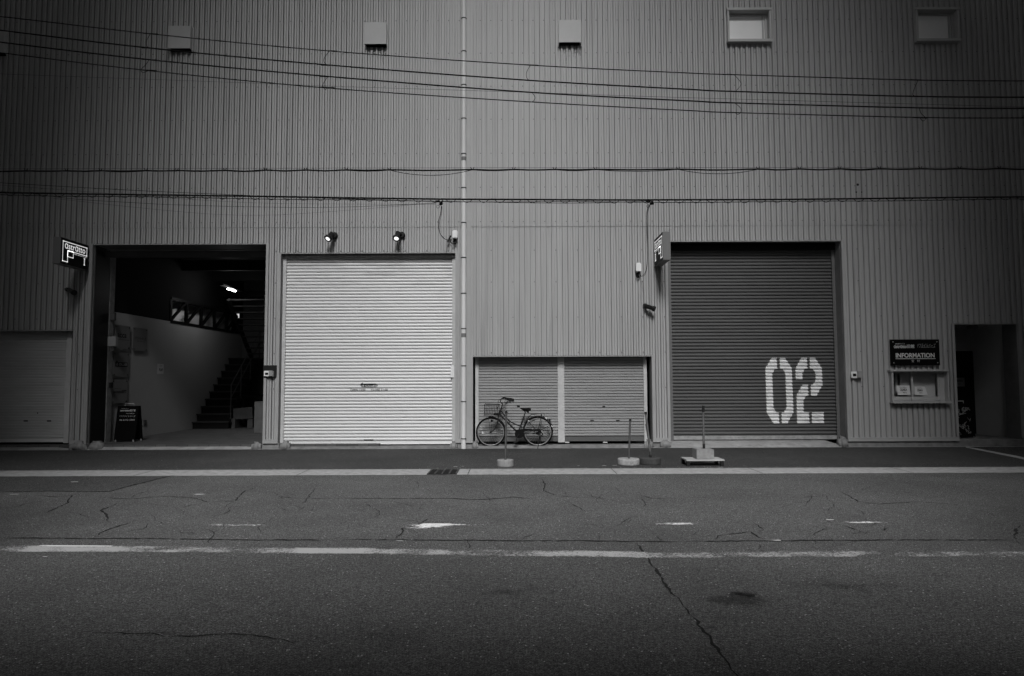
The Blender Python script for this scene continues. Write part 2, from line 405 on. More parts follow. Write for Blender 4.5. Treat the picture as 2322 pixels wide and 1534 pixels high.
for k in range(95):                                                # fine branching cracks of the worn lane
    x = rc.uniform(20, 2300); y = rc.choice([rc.uniform(1105, 1165), rc.uniform(1165, 1225)]); a = rc.uniform(-.5, .5)+(math.pi/2 if rc.random() < .2 else 0); pts = [(x, y)]
    for j in range(rc.randint(3, 7)):
        a += rc.uniform(-.7, .7); st_ = rc.uniform(8, 22); x += math.cos(a)*st_; y += math.sin(a)*st_*.35; pts.append((x, y))
    CR.append((pts, rc.uniform(.0035, .007)))
for k in range(12):
    x = rc.uniform(60, 2250); y = rc.uniform(1290, 1500); pts = [(x, y)]; a = rc.uniform(-.3, .3)
    for j in range(rc.randint(3, 6)):
        a += rc.uniform(-.5, .5); x += math.cos(a)*rc.uniform(12, 30); y += math.sin(a)*8; pts.append((x, y))
    CR.append((pts, rc.uniform(.002, .004)))
b = MB(); rc = random.Random(3)
for pts, w in CR:
    gp = [G(x, y) for x, y in pts]; fine = [gp[0]]
    for a, c in zip(gp, gp[1:]):
        k = max(1, int((c-a).length/.05)); dd = (c-a); nn = Vector((-dd.y, dd.x, 0)).normalized() if dd.length > 0 else Vector((0, 1, 0))
        for i in range(1, k+1):
            fine.append(a+dd*(i/k)+(nn*rc.uniform(-.013, .013) if i < k else nn*0))
    L = len(fine); vs = []; live = []
    for i, p in enumerate(fine):
        t = fine[min(i+1, L-1)]-fine[max(i-1, 0)]; nn = Vector((-t.y, t.x, 0)).normalized()
        e = min(1, min(i, L-1-i)/6+.1); ww = w*1.1*e*rc.uniform(.3, 1.0)
        if w < .02 and rc.random() < .10: ww *= .1
        vs += [(p.x+nn.x*ww, p.y+nn.y*ww, .0045), (p.x-nn.x*ww, p.y-nn.y*ww, .0045)]
    b.add(vs, [(2*i, 2*i+1, 2*i+3, 2*i+2) for i in range(L-1)])
build('road_cracks', b, m_crack, kind='structure')

def blob_sheet(name, px, py, rx, ry, m, z=.005, seed=1, wear=(.2, 1.0), ang=0):
    """soft-edged stain: wear grows from the middle outwards"""
    c = G(px, py); bm_v = [(c.x, c.y, z)]; wv = [wear[0]]; rings = 8; nn = 40; rnd = random.Random(seed)
    off = [rnd.uniform(.75, 1.2) for _ in range(nn)]
    for r in range(1, rings+1):
        for k in range(nn):
            a = 2*math.pi*k/nn; q = off[k]*r/rings; x, y = math.cos(a)*rx*q, math.sin(a)*ry*q
            bm_v.append((c.x+x*math.cos(ang)-y*math.sin(ang), c.y+x*math.sin(ang)+y*math.cos(ang), z)); wv.append(wear[0]+(wear[1]-wear[0])*(r/rings))
    fs = [(0, 1+k, 1+(k+1) % nn) for k in range(nn)]
    for r in range(rings-1):
        for k in range(nn): fs.append((1+r*nn+k, 1+(r+1)*nn+k, 1+(r+1)*nn+(k+1) % nn, 1+r*nn+(k+1) % nn))
    b = MB(); b.add(bm_v, fs); o = build(name, b, m, kind='structure')
    at = o.data.attributes.new('wear', 'FLOAT', 'POINT')
    for i, v in enumerate(wv): at.data[i].value = v
    return o
def wear_strip(name, rows, m, z=.005):
    """rows: (px, py_top, py_bottom, wear) left to right"""
    vs = []; wv = []
    fine = []
    for a, c in zip(rows, rows[1:]):
        k = max(1, int((c[0]-a[0])/12))
        for i in range(k): fine.append([a[j]+(c[j]-a[j])*i/k for j in range(4)])
    fine.append(list(rows[-1]))
    for px, p0, p1, w in fine:
        for j in range(5):
            q = G(px, p0+(p1-p0)*j/4); vs.append((q.x, q.y, z)); wv.append(w+(.12 if j in (0, 4) else 0))
    n = len(fine); b = MB(); b.add(vs, [(i*5+j, i*5+j+1, (i+1)*5+j+1, (i+1)*5+j) for i in range(n-1) for j in range(4)])
    o = build(name, b, m, kind='structure'); at = o.data.attributes.new('wear', 'FLOAT', 'POINT')
    for i, v in enumerate(wv): at.data[i].value = v
    return o
wear_strip('road_line', [(-150,1238,1252,0.675),(0,1239,1252,0.685),(50,1239,1253,0.605),(75,1239,1253,0.41),(250,1240,1253,0.51),(330,1240,1254,0.585),(450,1241,1255,0.655),
    (600,1243,1256,0.655),(660,1243,1257,0.55),(690,1244,1257,0.41),(820,1244,1257,0.46),(870,1245,1259,0.625),(1000,1247,1261,0.675),(1150,1249,1263,0.655),(1230,1250,1264,0.55),
    (1300,1250,1264,0.51),(1400,1252,1265,0.51),(1462,1253,1267,0.55),(1480,1254,1268,0.705),(1560,1253,1267,0.655),(1700,1252,1266,0.685),(1765,1251,1265,0.615),(1915,1251,1265,0.645),
    (1960,1251,1265,0.725),(2322,1251,1265,0.725),(2460,1251,1265,0.705)], m_line)
wear_strip('fresh_line_edge', [(80,1238.5,1241,.9),(120,1239,1241.5,.3),(250,1240,1242,.3),(262,1240,1242,.95)], m_linew, .009)
wear_strip('road_line_remains', [(455,1191,1194,.9),(480,1190,1194,.66),(500,1190,1194,.60),(540,1190,1194,.70),(600,1190,1194,.9)], m_linew)
wear_strip('road_line_remains', [(945,1190,1194,.8),(960,1188.5,1196,.5),(1000,1188.5,1194,.45),(1030,1189,1192.5,.6),(1060,1190,1193,.68),(1120,1190.5,1193,.85)], m_linew)
blob_sheet('paint_remains', 970, 1196, .26, .16, m_linew, .008, 4, (.45, .85))
wear_strip('road_line_remains', [(1450,1187,1191,.9),(1500,1187,1191,.68),(1560,1187,1191,.68),(1600,1187,1191,.9)], m_linew)
wear_strip('road_line_remains', [(1900,1184,1188,.9),(1930,1184,1187.5,.66),(1985,1184,1187.5,.68),(2040,1184,1188,.9)], m_linew)
wear_strip('bay_line', [(2190,1013,1016,.5),(2250,1024,1028,.45),(2322,1038,1043,.45),(2420,1056,1062,.45)], m_line)
m_tar = paint_mat('tar_stain_paint', 0.022, 130)
for (px, py, sx, sy, sd_, w0) in ((1668,1360,.42,.24,5,.42),(1690,1350,.25,.14,6,.5),(1610,1330,.22,.10,7,.66),(1615,1425,.05,.04,8,.5),(1684,1470,.07,.03,9,.5),(1604,1490,.07,.24,10,.66),(1150,1340,.6,.3,12,.70),(900,1440,.6,.25,13,.72),(400,1330,.5,.2,14,.74),(1900,1330,.8,.4,15,.70),(1500,1490,.4,.15,16,.74)):
    blob_sheet('tar_stain', px, py, sx, sy, m_tar, .0055, sd_, (w0, 1.05))
b = MB(); rc = random.Random(11)
for px, py, w in ((168,1094,.07),(452,1122,.09),(32,1122,.06),(906,1228,.035),(1763,1227,.05),(1882,1180,.06),(102,1264,.025),(846,1074,.02),(1032,1059.5,.05),(1470,1056,.0),(1312,1057,.03),(1050,1058.6,.03),(1370,1057,.05),(1394,1056.5,.05)):
    c = G(px, py); nn = 9
    if w == 0: continue
    b.add([(c.x+math.cos(k*6.283/nn)*w*rc.uniform(.6, 1.2), c.y+math.sin(k*6.283/nn)*w*.35*rc.uniform(.6, 1.2), .006) for k in range(nn)], [list(range(nn))])
build('paint_flecks', b, m_letter, kind='structure')

# ------------------------------------------------------------------ warehouse
wh = empty('warehouse', (0, D, 0), 'long grey ribbed metal clad warehouse with roller shutters along the street', 'warehouse')
def X(px, py=800, Y=D): return P(px, py, Y).x
def Z(px, py, Y=D): return P(px, py, Y).z
ZS = Z(1000, 513)
ZTOP = WHT  # unseen upper wall raised to keep skylight off the street
ZB = 0.20
OP = {}
def opening(k, pl, pr, pt, pb): # edges measured at mid height
    pm = (pt+pb)/2; x0, x1 = X(pl, pm), X(pr, pm); OP[k] = (x0, x1, (-1 if pb > 985 else Z((pl+pr)/2, pb)), Z((pl+pr)/2, pt)); return OP[k]
O1 = opening('O1', -240, 164, 749, 1003); O2 = opening('O2', 204, 601, 553, 1005); O3 = opening('O3', 634, 1033, 573, 1008)
O4 = opening('O4', 1072, 1479, 807, 1003); O5 = opening('O5', 1516, 1914, 546, 995); O6 = opening('O6', 2167, 2314, 734, 990)
W1 = opening('W1', 1648, 1743, 29, 98); W2 = opening('W2', 2073, 2167, 28, 97)
WI = opening('WI', 2018, 2145, 842, 911)
# ribbed siding: profile repeated every 0.123 m
PI_ = .1232; prof = [(0, 0), (.0370, 0), (.0372, .036), (.0478, .036), (.0480, 0), (.0580, -.026), (.1010, -.026), (.1012, .052), (.1178, .052), (.1180, 0), (.1232, 0)]
XL, XR = -17.0, 17.0
brk = []
i0 = int(XL/PI_)-1
for i in range(i0, int(XR/PI_)+1):
    for a, c in zip(prof, prof[1:]): brk.append((i*PI_+a[0], a[1], i*PI_+c[0], c[1]))
b = MB()
edges = sorted({e for o in OP.values() for e in o[:2]})
for (xa, ya, xb, yb) in brk:
    cuts = [xa]+[e for e in edges if xa+1e-5 < e < xb-1e-5]+[xb]
    for u, v in zip(cuts, cuts[1:]):
        xm = (u+v)/2; yu = ya+(yb-ya)*(u-xa)/(xb-xa); yv = ya+(yb-ya)*(v-xa)/(xb-xa)
        iv = [(ZB, ZTOP)]
        for (p, q, r, s_) in OP.values():
            if p < xm < q:
                nv = []
                for (a, c) in iv:
                    if s_ <= a or r >= c: nv.append((a, c)); continue
                    if r > a: nv.append((a, r))
                    if s_ < c: nv.append((s_, c))
                iv = nv
        for (a, c) in iv:
            for lo, hi, off in ((a, min(c, ZS), .012), (max(a, ZS-.02), c, 0.0)):
                if hi-lo > 1e-4 and not (off == 0 and c <= ZS):
                    b.quad((u, D+yu+off, lo), (v, D+yv+off, lo), (v, D+yv+off, hi), (u, D+yu+off, hi))
for i in range(i0, int(XR/PI_)+1):                                  # every sixth rib laps a little lower at the sheet joint
    if i % 6 == 0: b.box((i*PI_+.058, D-.031, ZS-.03), (i*PI_+.100, D-.0275, ZS-.012))
build('siding', b, m_clad, wh)
b = MB(); b.box((XL-.1, D+.07, ZTOP-.2), (XR+.1, 42, ZTOP)); build('roof', b, m_plinth, wh)
b = MB(); b.box((XL-.1, 42, -.05), (XR+.1, 42.2, ZTOP)); b.box((XL-.1, D+.03, -.05), (XL, 42, ZTOP-.2)); b.box((XR, D+.03, -.05), (XR+.1, 42, ZTOP-.2)); build('rear_wall', b, m_clad2, wh)
# screw rows
b = MB()
def inop(x, z): return any(p-.03 < x < q+.03 and r-.03 < z < s_+.03 for p, q, r, s_ in OP.values())
rows = [Z(1161, y) for y in (-28, 47, 121, 196, 271, 348, 425, 503, 568, 640, 720, 800, 880)]
for z in rows:
    for i in range(i0, int(XR/PI_)):
        x = i*PI_*1.0+.024
        if i % 2 or inop(x, z): continue
        if z < Z(1161, 560) and i % 4: continue
        b.box((x-.010, D-.008, z-.009), (x+.010, D-.0005, z+.009))
build('siding_screws', b, m_screw, wh)
# joint strip beside the down pipe
b = MB(); xa, xb = X(1058.5, 400), X(1068, 400); b.box((xa, D-.032, ZB-.02), (xb, D-.005, ZTOP)); build('joint_strip', b, m_clad2, wh)
# trims at opening jambs
b = MB()
for k, sides in (('O1', 'r'), ('O2', 'lr'), ('O3', 'lr'), ('O4', 'lr'), ('O5', 'lr'), ('O6', 'lr')):
    x0, x1, _, z1 = OP[k]
    if 'l' in sides: b = MB(); b.box((x0-.055, D-.034, ZB-.075), (x0+.004, D-.001, z1-.004)); build('corner_trim', b, m_clad2, wh)
    if 'r' in sides: b = MB(); b.box((x1-.004, D-.034, ZB-.075), (x1+.055, D-.001, z1-.004)); build('corner_trim', b, m_clad2, wh)
    b = MB(); b.box((x0, D-.012, z1-.022), (x1, D+.02, z1-.006)); build('lintel_trim', b, m_clad2, wh)
# reveals (returns of the openings) in a darker tone than the siding
b = MB()
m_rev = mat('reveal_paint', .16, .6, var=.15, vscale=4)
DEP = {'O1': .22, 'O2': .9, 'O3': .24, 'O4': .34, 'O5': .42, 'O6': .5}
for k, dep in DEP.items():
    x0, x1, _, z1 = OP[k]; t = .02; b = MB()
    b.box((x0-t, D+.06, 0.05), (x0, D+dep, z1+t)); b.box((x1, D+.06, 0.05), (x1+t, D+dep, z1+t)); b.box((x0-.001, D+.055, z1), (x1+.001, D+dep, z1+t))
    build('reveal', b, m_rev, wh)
# base flashing and plinth under the siding
segs = [(O1[1], O2[0]), (O2[1], O3[0]), (O3[1], O4[0]), (O4[1], O5[0]), (O5[1], O6[0]), (O6[1], XR)]
for p, q in segs:
    b = MB(); c_ = MB()
    b.box((p-.0, D-.04, ZB-.075), (q+.0, D-.002, ZB+.012)); b.box((p, D-.052, ZB-.075), (q, D-.04, ZB-.062))
    c_.box((p-.02, D-.01, -.05), (q+.02, D+.2, ZB-.075))
    build('base_flashing', b, m_clad2, wh); build('plinth', c_, m_plinth, wh)

# rounded concrete lumps at the feet of the jambs
for j, (pl, pr, pt, pb, dd) in enumerate(((159,197,1002,1012,.12),(198,230,1001,1011,.3),(570,590,1003,1016,.2),(634,656,1001,1015,.22),(1021,1036,1002,1014,.2),(1071,1083,1001,1014,.2),
                          (1462,1482,998,1012,.2),(1498,1522,997,1010,.2),(1905,1925,991,1007,.3))):
    a = P(pl, pt, D-.1); c = P(pr, pb, D-.1); b = MB(); b.lump((a.x-.02, D-.15, -.05), (c.x+.02, D-.13+dd, a.z), .42, j)
    build('concrete_haunch', b, m_plinth, wh)

# --- roller shutters
def prof_white(t): # t 0..1 up one slat
    return [(0, .026), (.17, .026), (.20, .004), (.36, -.006), (.6, -.010), (.84, -.005), (.96, .002)]
def prof_dark(t):
    return [(0, .024), (.28, .024), (.38, .004), (.58, -.007), (.78, -.007), (.93, .004)]
def prof_flat(t):
    return [(0, .034), (.22, .034), (.24, -.001), (.45, -.006), (.55, -.003), (.88, -.007), (.98, -.004)]
def slat_curve(z0, z1, pitch, pf):
    n = int(round((z1-z0)/pitch)); pitch = (z1-z0)/n; pts = []
    for i in range(n):
        for t, y in pf(0): pts.append((z0+(i+t)*pitch, y))
    pts.append((z1, pts[0][1])); return pts
def shutter(name, x0, x1, z0, z1, y, pitch, pf, m, lab=None, railw=.09, m_r=None, handles=(), barm=None, barh=.09):
    cur = slat_curve(z0+barh, z1, pitch, pf); b = MB()
    vs = [(x0, y+c[1], c[0]) for c in cur]+[(x1, y+c[1], c[0]) for c in cur]; n = len(cur)
    b.add(vs, [(i, n+i, n+i+1, i+1) for i in range(n-1)])
    sh = build(name, b, m, wh, label=lab)
    b = MB(); b.box((x0, y-.016, z0), (x1, y+.02, z0+barh-.004)); b.box((x0+.002, y-.03, z0+.002), (x1-.002, y-.0155, z0+.018)); build('bottom_bar', b, barm or m, sh)
    for xx, sgn in ((x0, -1), (x1, 1)):
        b = MB(); b.box((xx-.012 if sgn < 0 else xx-.03, y-.05, z0-.02), (xx+.03 if sgn < 0 else xx+.012, y-.02, z1))
        b.box((xx, y-.055, z0-.02), (xx+sgn*railw, y+.03, z1)); build('guide_rail', b, m_r or m_rail, sh)
    for (px, py, w, h) in handles:
        q = P(px, py, y); b = MB(); b.box((q.x-w/2, y-.016, q.z-h/2), (q.x+w/2, y-.004, q.z+h/2), bev=.004); build('latch', b, m_dark, sh)
    return sh, cur
def shut_y(k): return D+DEP[k]
# far left small shutter
m_gslat2 = mat('pale_grey_slat_paint', 0.55, 0.45, var=0.08, vscale=2, stretch=(.5, 1, 3), dirt=0.18, dscale=3, dstretch=(.4, 1, 4))
y = D+.20; s1, _ = shutter('roller_shutter', XL+.5, P(160, 870, y).x-.06, P(80, 1003, y).z, O1[3]+.02, y, .062, prof_flat, m_gslat2,
    lab='narrow grey slatted roller shutter cut by the left edge', handles=[(59, 955, .10, .03), (112, 955, .10, .03), (86, 937, .03, .03), (88, 1001.5, .09, .02)])
# white shutter
y = D+.20; xa, xb = P(645, 790, y).x, P(1028.5, 790, y).x; zb = P(830, 1008, y).z
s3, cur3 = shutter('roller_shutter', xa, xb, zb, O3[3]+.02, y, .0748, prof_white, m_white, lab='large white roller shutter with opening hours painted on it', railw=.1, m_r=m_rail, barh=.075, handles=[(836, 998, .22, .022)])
b = MB(); q = P(1026, 843, y-.06); b.box((q.x-.04, y-.085, q.z-.14), (q.x+.035, y-.062, q.z+.14), bev=.008); build('lock_plate', b, m_plastic, s3)
b = MB(); b.box((O3[0], D+.125, O3[3]-.085), (O3[1], D+.15, O3[3]-.002)); b.box((O3[0], D+.115, O3[3]-.095), (O3[1], D+.13, O3[3]-.085)); build('head_box', b, m_rev, s3)
# pair of small shutters
y = D+.30; zb = P(1270, 1001, y).z; xm = P(1272, 900, y).x
y4 = y
s4, _ = shutter('roller_shutter', P(1082.5, 900, y).x, xm-.045, zb, O4[3]+.02, y, .0645, prof_flat, m_gslat, lab='grey roller shutter behind the bicycle', railw=.045, handles=[(1175.5, 922, .065, .03), (1208, 953, .10, .025), (1138,1003,.09,.0)][:2], barm=m_dslat, barh=.11)
s4b, _ = shutter('roller_shutter', xm+.045, P(1462, 900, y).x, zb, O4[3]+.02, y, .0645, prof_flat, m_gslat, lab='grey roller shutter with two dark latches beside the leaning rusty pole', railw=.045, handles=[(1369, 922, .065, .03), (1342.5, 953.5, .085, .025), (1401, 953.5, .085, .025)], barm=m_dslat, barh=.11)
for px in (1286, 1372):
    q = P(px, 1003.5, y-.02); b = MB(); b.box((q.x-.05, y-.034, q.z-.012), (q.x+.05, y-.017, q.z+.014)); build('bar_plate', b, m_rail, s4b)
# dark numbered shutter
y = D+.38; y5 = y; xa, xb = P(1520, 790, y).x, P(1893, 790, y).x; zb = P(1700, 997, y).z
s5, cur5 = shutter('roller_shutter', xa, xb, zb, O5[3]-.14, y, .0790, prof_dark, m_dslat, lab='large dark roller shutter painted with the white number 02', railw=.11, m_r=mat('dark_rail', .12, .5, var=.1), barm=m_conc2, barh=.09,
    handles=[(1540, 995, .085, .02), (1708, 989, .15, .012)])
b = MB(); b.box((O5[0], D+.28, O5[3]-.16), (O5[1], D+.33, O5[3])); b.box((O5[0], D+.25, O5[3]-.075), (O5[1], D+.28, O5[3]-.05)); build('head_box', b, m_steel, s5)
def drape(mb, tris, cur, y, off):
    """clip triangles (x,z) into the slat bands and lay them on the slats"""
    for t in tris:
        zt = [p[1] for p in t]; lo, hi = min(zt), max(zt)
        for (za, ya), (zb_, yb_) in zip(cur, cur[1:]):
            if zb_ <= lo or za >= hi: continue
            poly = list(t)
            for lim, sg in ((za, 1), (zb_, -1)):
                o = []
                for i in range(len(poly)):
                    a, c = poly[i], poly[(i+1) % len(poly)]; da, dc = sg*(a[1]-lim), sg*(c[1]-lim)
                    if da >= 0: o.append(a)
                    if (da > 0 and dc < 0) or (da < 0 and dc > 0):
                        k = da/(da-dc); o.append((a[0]+(c[0]-a[0])*k, lim))
                poly = o
                if len(poly) < 3: break
            if len(poly) >= 3:
                mb.add([(p[0], y+ya+(yb_-ya)*(p[1]-za)/(zb_-za)-off, p[1]) for p in poly], [list(range(len(poly)))])
DG = [[(320,178),(412,178),(425,380),(380,382),(333,465),(355,1090),(408,1172),(455,1180),(460,1380),(360,1380),(232,1180),(208,370)],
 [(468,178),(565,178),(690,365),(723,1175),(610,1378),(508,1378),(505,1175),(550,1172),(597,1085),(573,465),(525,382),(475,380)],
 [(865,175),(968,175),(977,375),(932,377),(885,460),(887,573),(765,573),(758,375)],
 [(1018,175),(1115,175),(1242,370),(1255,670),(1145,870),(1043,870),(1038,668),(1082,662),(1130,590),(1125,460),(1075,377),(1022,375)],
 [(885,668),(987,668),(997,870),(955,872),(903,960),(910,1170),(1008,1172),(1013,1372),(790,1378),(777,860)],
 [(1058,1170),(1275,1168),(1280,1370),(1062,1372)]]
b = MB()
for pl in DG:
    w = [P(1710+x/8.072, 790+z/8.072, y5) for x, z in pl]; w2 = [(p.x, p.z) for p in w]
    for t in tessellate_polygon([[Vector((p[0], p[1], 0)) for p in w2]]): drape(b, [[w2[i] for i in t]], cur5, y5, .0025)
build('number', b, m_numeral, s5, label='white stencilled number 02')
y3 = D+.20
def txt3(mb, s, pl, pt, pr, pb, off, **kw):
    a = P(pl, pb, y3); c = P(pr, pt, y3); tris, _ = text_tris(s, **kw)
    drape(mb, [[(a.x+(c.x-a.x)*u, a.z+(c.z-a.z)*v) for u, v in t] for t in tris], cur3, y3, off)
b = MB(); txt3(b, 'OPEN 13:00', 794.5, 882, 829, 887.5, .003, bold=.025); build('opening_hours', b, m_ink, s3, label='small black words OPEN 13:00')
b = MB(); txt3(b, 'CLOSE 21:00', 841, 882, 879.5, 887.5, .003, bold=.025); build('closing_hours', b, m_ink, s3, label='small black words CLOSE 21:00')
b = MB()
def blobpoly(pts): 
    w = [P(x, z, y3) for x, z in pts]; w2 = [(p.x, p.z) for p in w]
    for t in tessellate_polygon([[Vector((p[0], p[1], 0)) for p in w2]]): drape(b, [[w2[i] for i in t]], cur3, y3, .004)
blobpoly([(816.5,873.5),(822,868),(824,870.5),(827.5,871),(830,870.6),(834,870.6),(845,870.4),(853,870.6),(855.8,873),(856,876),(853.5,878.3),(828,878.6),(821,878.3),(818.5,876)])
build('logo_backing', b, m_ink, s3)
b = MB(); txt3(b, 'iS OLLiES', 820.5, 872.3, 854.5, 877.4, .006, bold=.01); build('logo_lettering', b, m_numeral, s3)

# --- upper windows
def up_window(o, lab):
    x0, x1, z0, z1 = o; w = MB(); t = .045; yo = D-.12; yi = D+.10
    w.box((x0-.03, yo-.02, z1-.01), (x1+.03, yi, z1+.045)); w.box((x0-.03, yo-.02, z0-.03), (x1+.03, yi, z0+.03))
    w.box((x0-.02, yo, z0+.03), (x0+t-.02, yi, z1-.01)); w.box((x1-t+.02, yo, z0+.03), (x1+.02, yi, z1-.01))
    fr = build('window', w, m_alu, wh, label=lab); s = MB(); ys = D+.04; a, c = x0+t-.02, x1-t+.02
    s.box((a, ys, z0+.03), (c, yi, z0+.06)); s.box((a, ys, z1-.06), (c, yi, z1-.01)); s.box((a, ys, z0+.06), (a+.03, yi, z1-.06)); s.box((c-.05, ys, z0+.06), (c, yi, z1-.06))
    s.box((c-.11, ys+.01, z0+.06), (c-.07, yi, z1-.06)); build('sash', s, m_alu, fr)
    p = MB(); p.box((a+.01, D+.07, z0+.04), (c-.02, D+.08, z1-.05)); build('pane', p, m_frost, fr)
up_window(W1, 'small upper window with a bright frosted pane nearer the middle'); up_window(W2, 'small dim upper window near the right corner')
# --- vent hoods (one partly cut off at the left edge)
for (pl, pr, pt, pb) in ((-46,8,68,120),(381,431,59,110),(827,876,51,100),(1267,1318,46,96)):
    a = P(pl, pt, D-.15); c = P(pr, pb, D-.15); b = MB(); dy = .15
    x0, x1, z0, z1 = a.x, c.x, c.z, a.z
    b.box((x0, D-dy, z0), (x1, D-dy+.004, z1)); b.box((x0, D-dy+.004, z0), (x0+.004, D-.02, z1)); b.box((x1-.004, D-dy+.004, z0), (x1, D-.02, z1)); b.box((x0+.004, D-dy+.004, z1-.004), (x1-.004, D-.02, z1))
    b.box((x0-.02, D-.034, z0-.05), (x0, D-.028, z1+.02)); b.box((x1, D-.034, z0-.05), (x1+.02, D-.028, z1+.02)); b.box((x0, D-.034, z1), (x1, D-.028, z1+.02))
    vh = build('vent_hood', b, m_hood, wh)
    b = MB(); b.box((x0+.03, D-.03, z0-.02), (x1-.03, D-.027, z1-.05)); build('vent_opening', b, m_black, vh)
# dark streaks under the vents, following the ribs
m_streak = paint_mat('dark_streak', 0.07, 6, (7, 1, .5))
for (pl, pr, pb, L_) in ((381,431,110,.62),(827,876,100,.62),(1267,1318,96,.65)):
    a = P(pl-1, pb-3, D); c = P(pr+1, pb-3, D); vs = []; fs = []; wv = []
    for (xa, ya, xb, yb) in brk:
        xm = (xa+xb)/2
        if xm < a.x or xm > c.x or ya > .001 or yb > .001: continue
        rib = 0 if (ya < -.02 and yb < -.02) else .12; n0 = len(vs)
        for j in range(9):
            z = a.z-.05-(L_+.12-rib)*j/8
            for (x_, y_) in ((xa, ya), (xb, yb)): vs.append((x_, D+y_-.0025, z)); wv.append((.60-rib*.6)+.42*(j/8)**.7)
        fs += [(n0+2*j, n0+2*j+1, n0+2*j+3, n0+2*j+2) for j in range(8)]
    b = MB(); b.add(vs, fs); o = build('vent_streak', b, m_streak, wh); at = o.data.attributes.new('wear', 'FLOAT', 'POINT')
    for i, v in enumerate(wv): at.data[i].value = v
# --- down pipe
dp = MB(); xp = X(1051.5, 400); yp = D-.095
q0 = P(1053, 0, yp); q1 = P(1050, 1000, yp); xp = (q0.x+q1.x)/2
dp.lathe([(.054, .0), (.054, ZTOP)], (xp, yp, 0), n=20)
pipe = build('down_pipe', dp, m_pipe, wh)
for py in (-30, 43, 118, 194, 270, 350, 427, 506, 585, 666, 746, 830, 911, 995):
    z = P(1051, py, yp).z; b = MB(); b.lathe([(.055, -.010), (.062, -.010), (.062, .010), (.055, .010)], (xp, yp, z), n=20); b.box((xp-.015, yp+.05, z-.012), (xp+.015, D-.03, z+.012)); build('pipe_bracket', b, m_dark, pipe)
for py in (361, 761):
    z = P(1051, py, yp).z; b = MB(); b.lathe([(.056, -.045), (.056, .045)], (xp, yp, z), n=20); build('pipe_collar', b, m_band, pipe)
# --- information window
x0, x1, z0, z1 = WI; yo, yi = D-.10, D+.10
w = MB(); w.box((x0-.04, yo-.03, z1-.005), (x1+.0, yi, z1+.03)); w.box((x0-.02, yo-.04, z0-.035), (x1+.04, yi, z0+.012)); w.box((x0-.01, yo, z0+.012), (x0+.03, yi, z1-.005)); w.box((x1-.02, yo, z0+.012), (x1+.01, yi, z1-.005))
iw = build('service_window', w, m_alu, wh, label='sliding reception window under the information board')
a, c = x0+.03, P(2130, 870, D+.03).x; mid = P(2070, 870, D+.03).x
s = MB(); ys = D+.02
s.box((c, ys, z0+.012), (x1-.02, yi, z1-.005)); build('side_panel', s, m_alu, iw)
for (u, v, yy) in ((a, mid+.02, D+.055), (mid-.04, c-.005, D+.02)):
    s = MB(); s.box((u, yy, z0+.02), (v, yy+.03, z0+.11)); s.box((u, yy, z1-.06), (v, yy+.03, z1-.012)); s.box((u, yy, z0+.11), (u+.035, yy+.03, z1-.06)); s.box((v-.035, yy, z0+.11), (v, yy+.03, z1-.06))
    build('sash', s, m_alu, iw)
s = MB(); s.box((a-.05, D+.55, z0-.3), (x1+.3, D+.57, z1+.3)); s.box((a-.05, D+.12, z0-.02), (x1, D+.55, z0)); build('counter', s, m_intm, iw)
# two printed notices leaning behind the glass
for k, (pts, word) in enumerate(((((2033,875),(2062,875),(2065,896),(2036,896)), 'OSAKA'), (((2074,877),(2097,877),(2104,896),(2075,896)), 'OSAKA'))):
    w_ = [P(px, py, D+(.0 if k else .05)+ (.012 if k else 0)) for px, py in pts]
    lab = ('printed paper notice on the inner sill behind the left sash', 'printed paper notice on the inner sill behind the right sash')[k]
    no = empty('paper_notice', w_[3], lab, 'notice', 'paper notices')
    b = MB(); th = Vector((0, .003, 0)); b.add(w_+[p+th for p in w_], [(0, 1, 2, 3), (7, 6, 5, 4), (0, 4, 5, 1), (1, 5, 6, 2), (2, 6, 7, 3), (3, 7, 4, 0)]); build('sheet', b, m_paper, no)
    ex = w_[1]-w_[0]; ez = w_[0]-w_[3]; o0 = w_[3]-Vector((0, .003, 0)); b = MB()
    text_on(b, word, o0+ex*.22+ez*.42, ex*.55, ez*.28, bold=.03); text_on(b, 'WELCOME to', o0+ex*.2+ez*.76, ex*.55, ez*.12); text_on(b, '受付', o0+ex*.42+ez*.18, ex*.3, ez*.14)
    build('print', b, m_ink, no)

# --- entry recess at the right: floor, walls, door
x0, x1, _, z1 = O6; ye = D+1.75
b = MB(); b.box((x0-1.2, ye, 0), (x1+.3, ye+.1, z1+.3)); b.box((x0-1.2, D+.2, z1+.02), (x1+.3, ye, z1+.1)); b.box((x0-1.25, D+.2, 0), (x0-1.15, ye, z1+.1)); b.box((x0-1.2,D+.2,0),(x0-.02,D+.25,z1+.02))
build('entry_wall', b, mat('entry_paint', .45, .7, var=.1), wh)
b = MB(); xr = P(2290, 900, D+.5).x; b.box((xr, D+.5, 0), (xr+.3, ye, z1+.02)); build('entry_side_panel', b, mat('entry_panel', .60, .6, var=.05), wh)
b = MB(); b.box((x0-1.2, D+.0, -.05), (x1+.02, ye, P(2240, 998, D).z)); build('entry_floor', b, m_plinth, wh)
zf = P(2240, 998, D).z
a = P(2155, 797, ye); c = P(2217, 797, ye); b = MB(); b.box((a.x-.1, ye-.05, zf), (c.x, ye-.003, a.z)); dr_ = build('door', b, m_black, wh, label='black entrance door inside the dim recess')
b = MB(); b.box((c.x-.16, ye-.09, 1.05), (c.x-.13, ye-.05, 1.25), bev=.005); build('handle', b, m_alu, dr_)
q0 = P(2165, 857, ye-.07); q1 = P(2189, 877, ye-.07)
no = empty('paper_notice', q0, 'paper notice taped on the black entrance door', 'notice', 'paper notices')
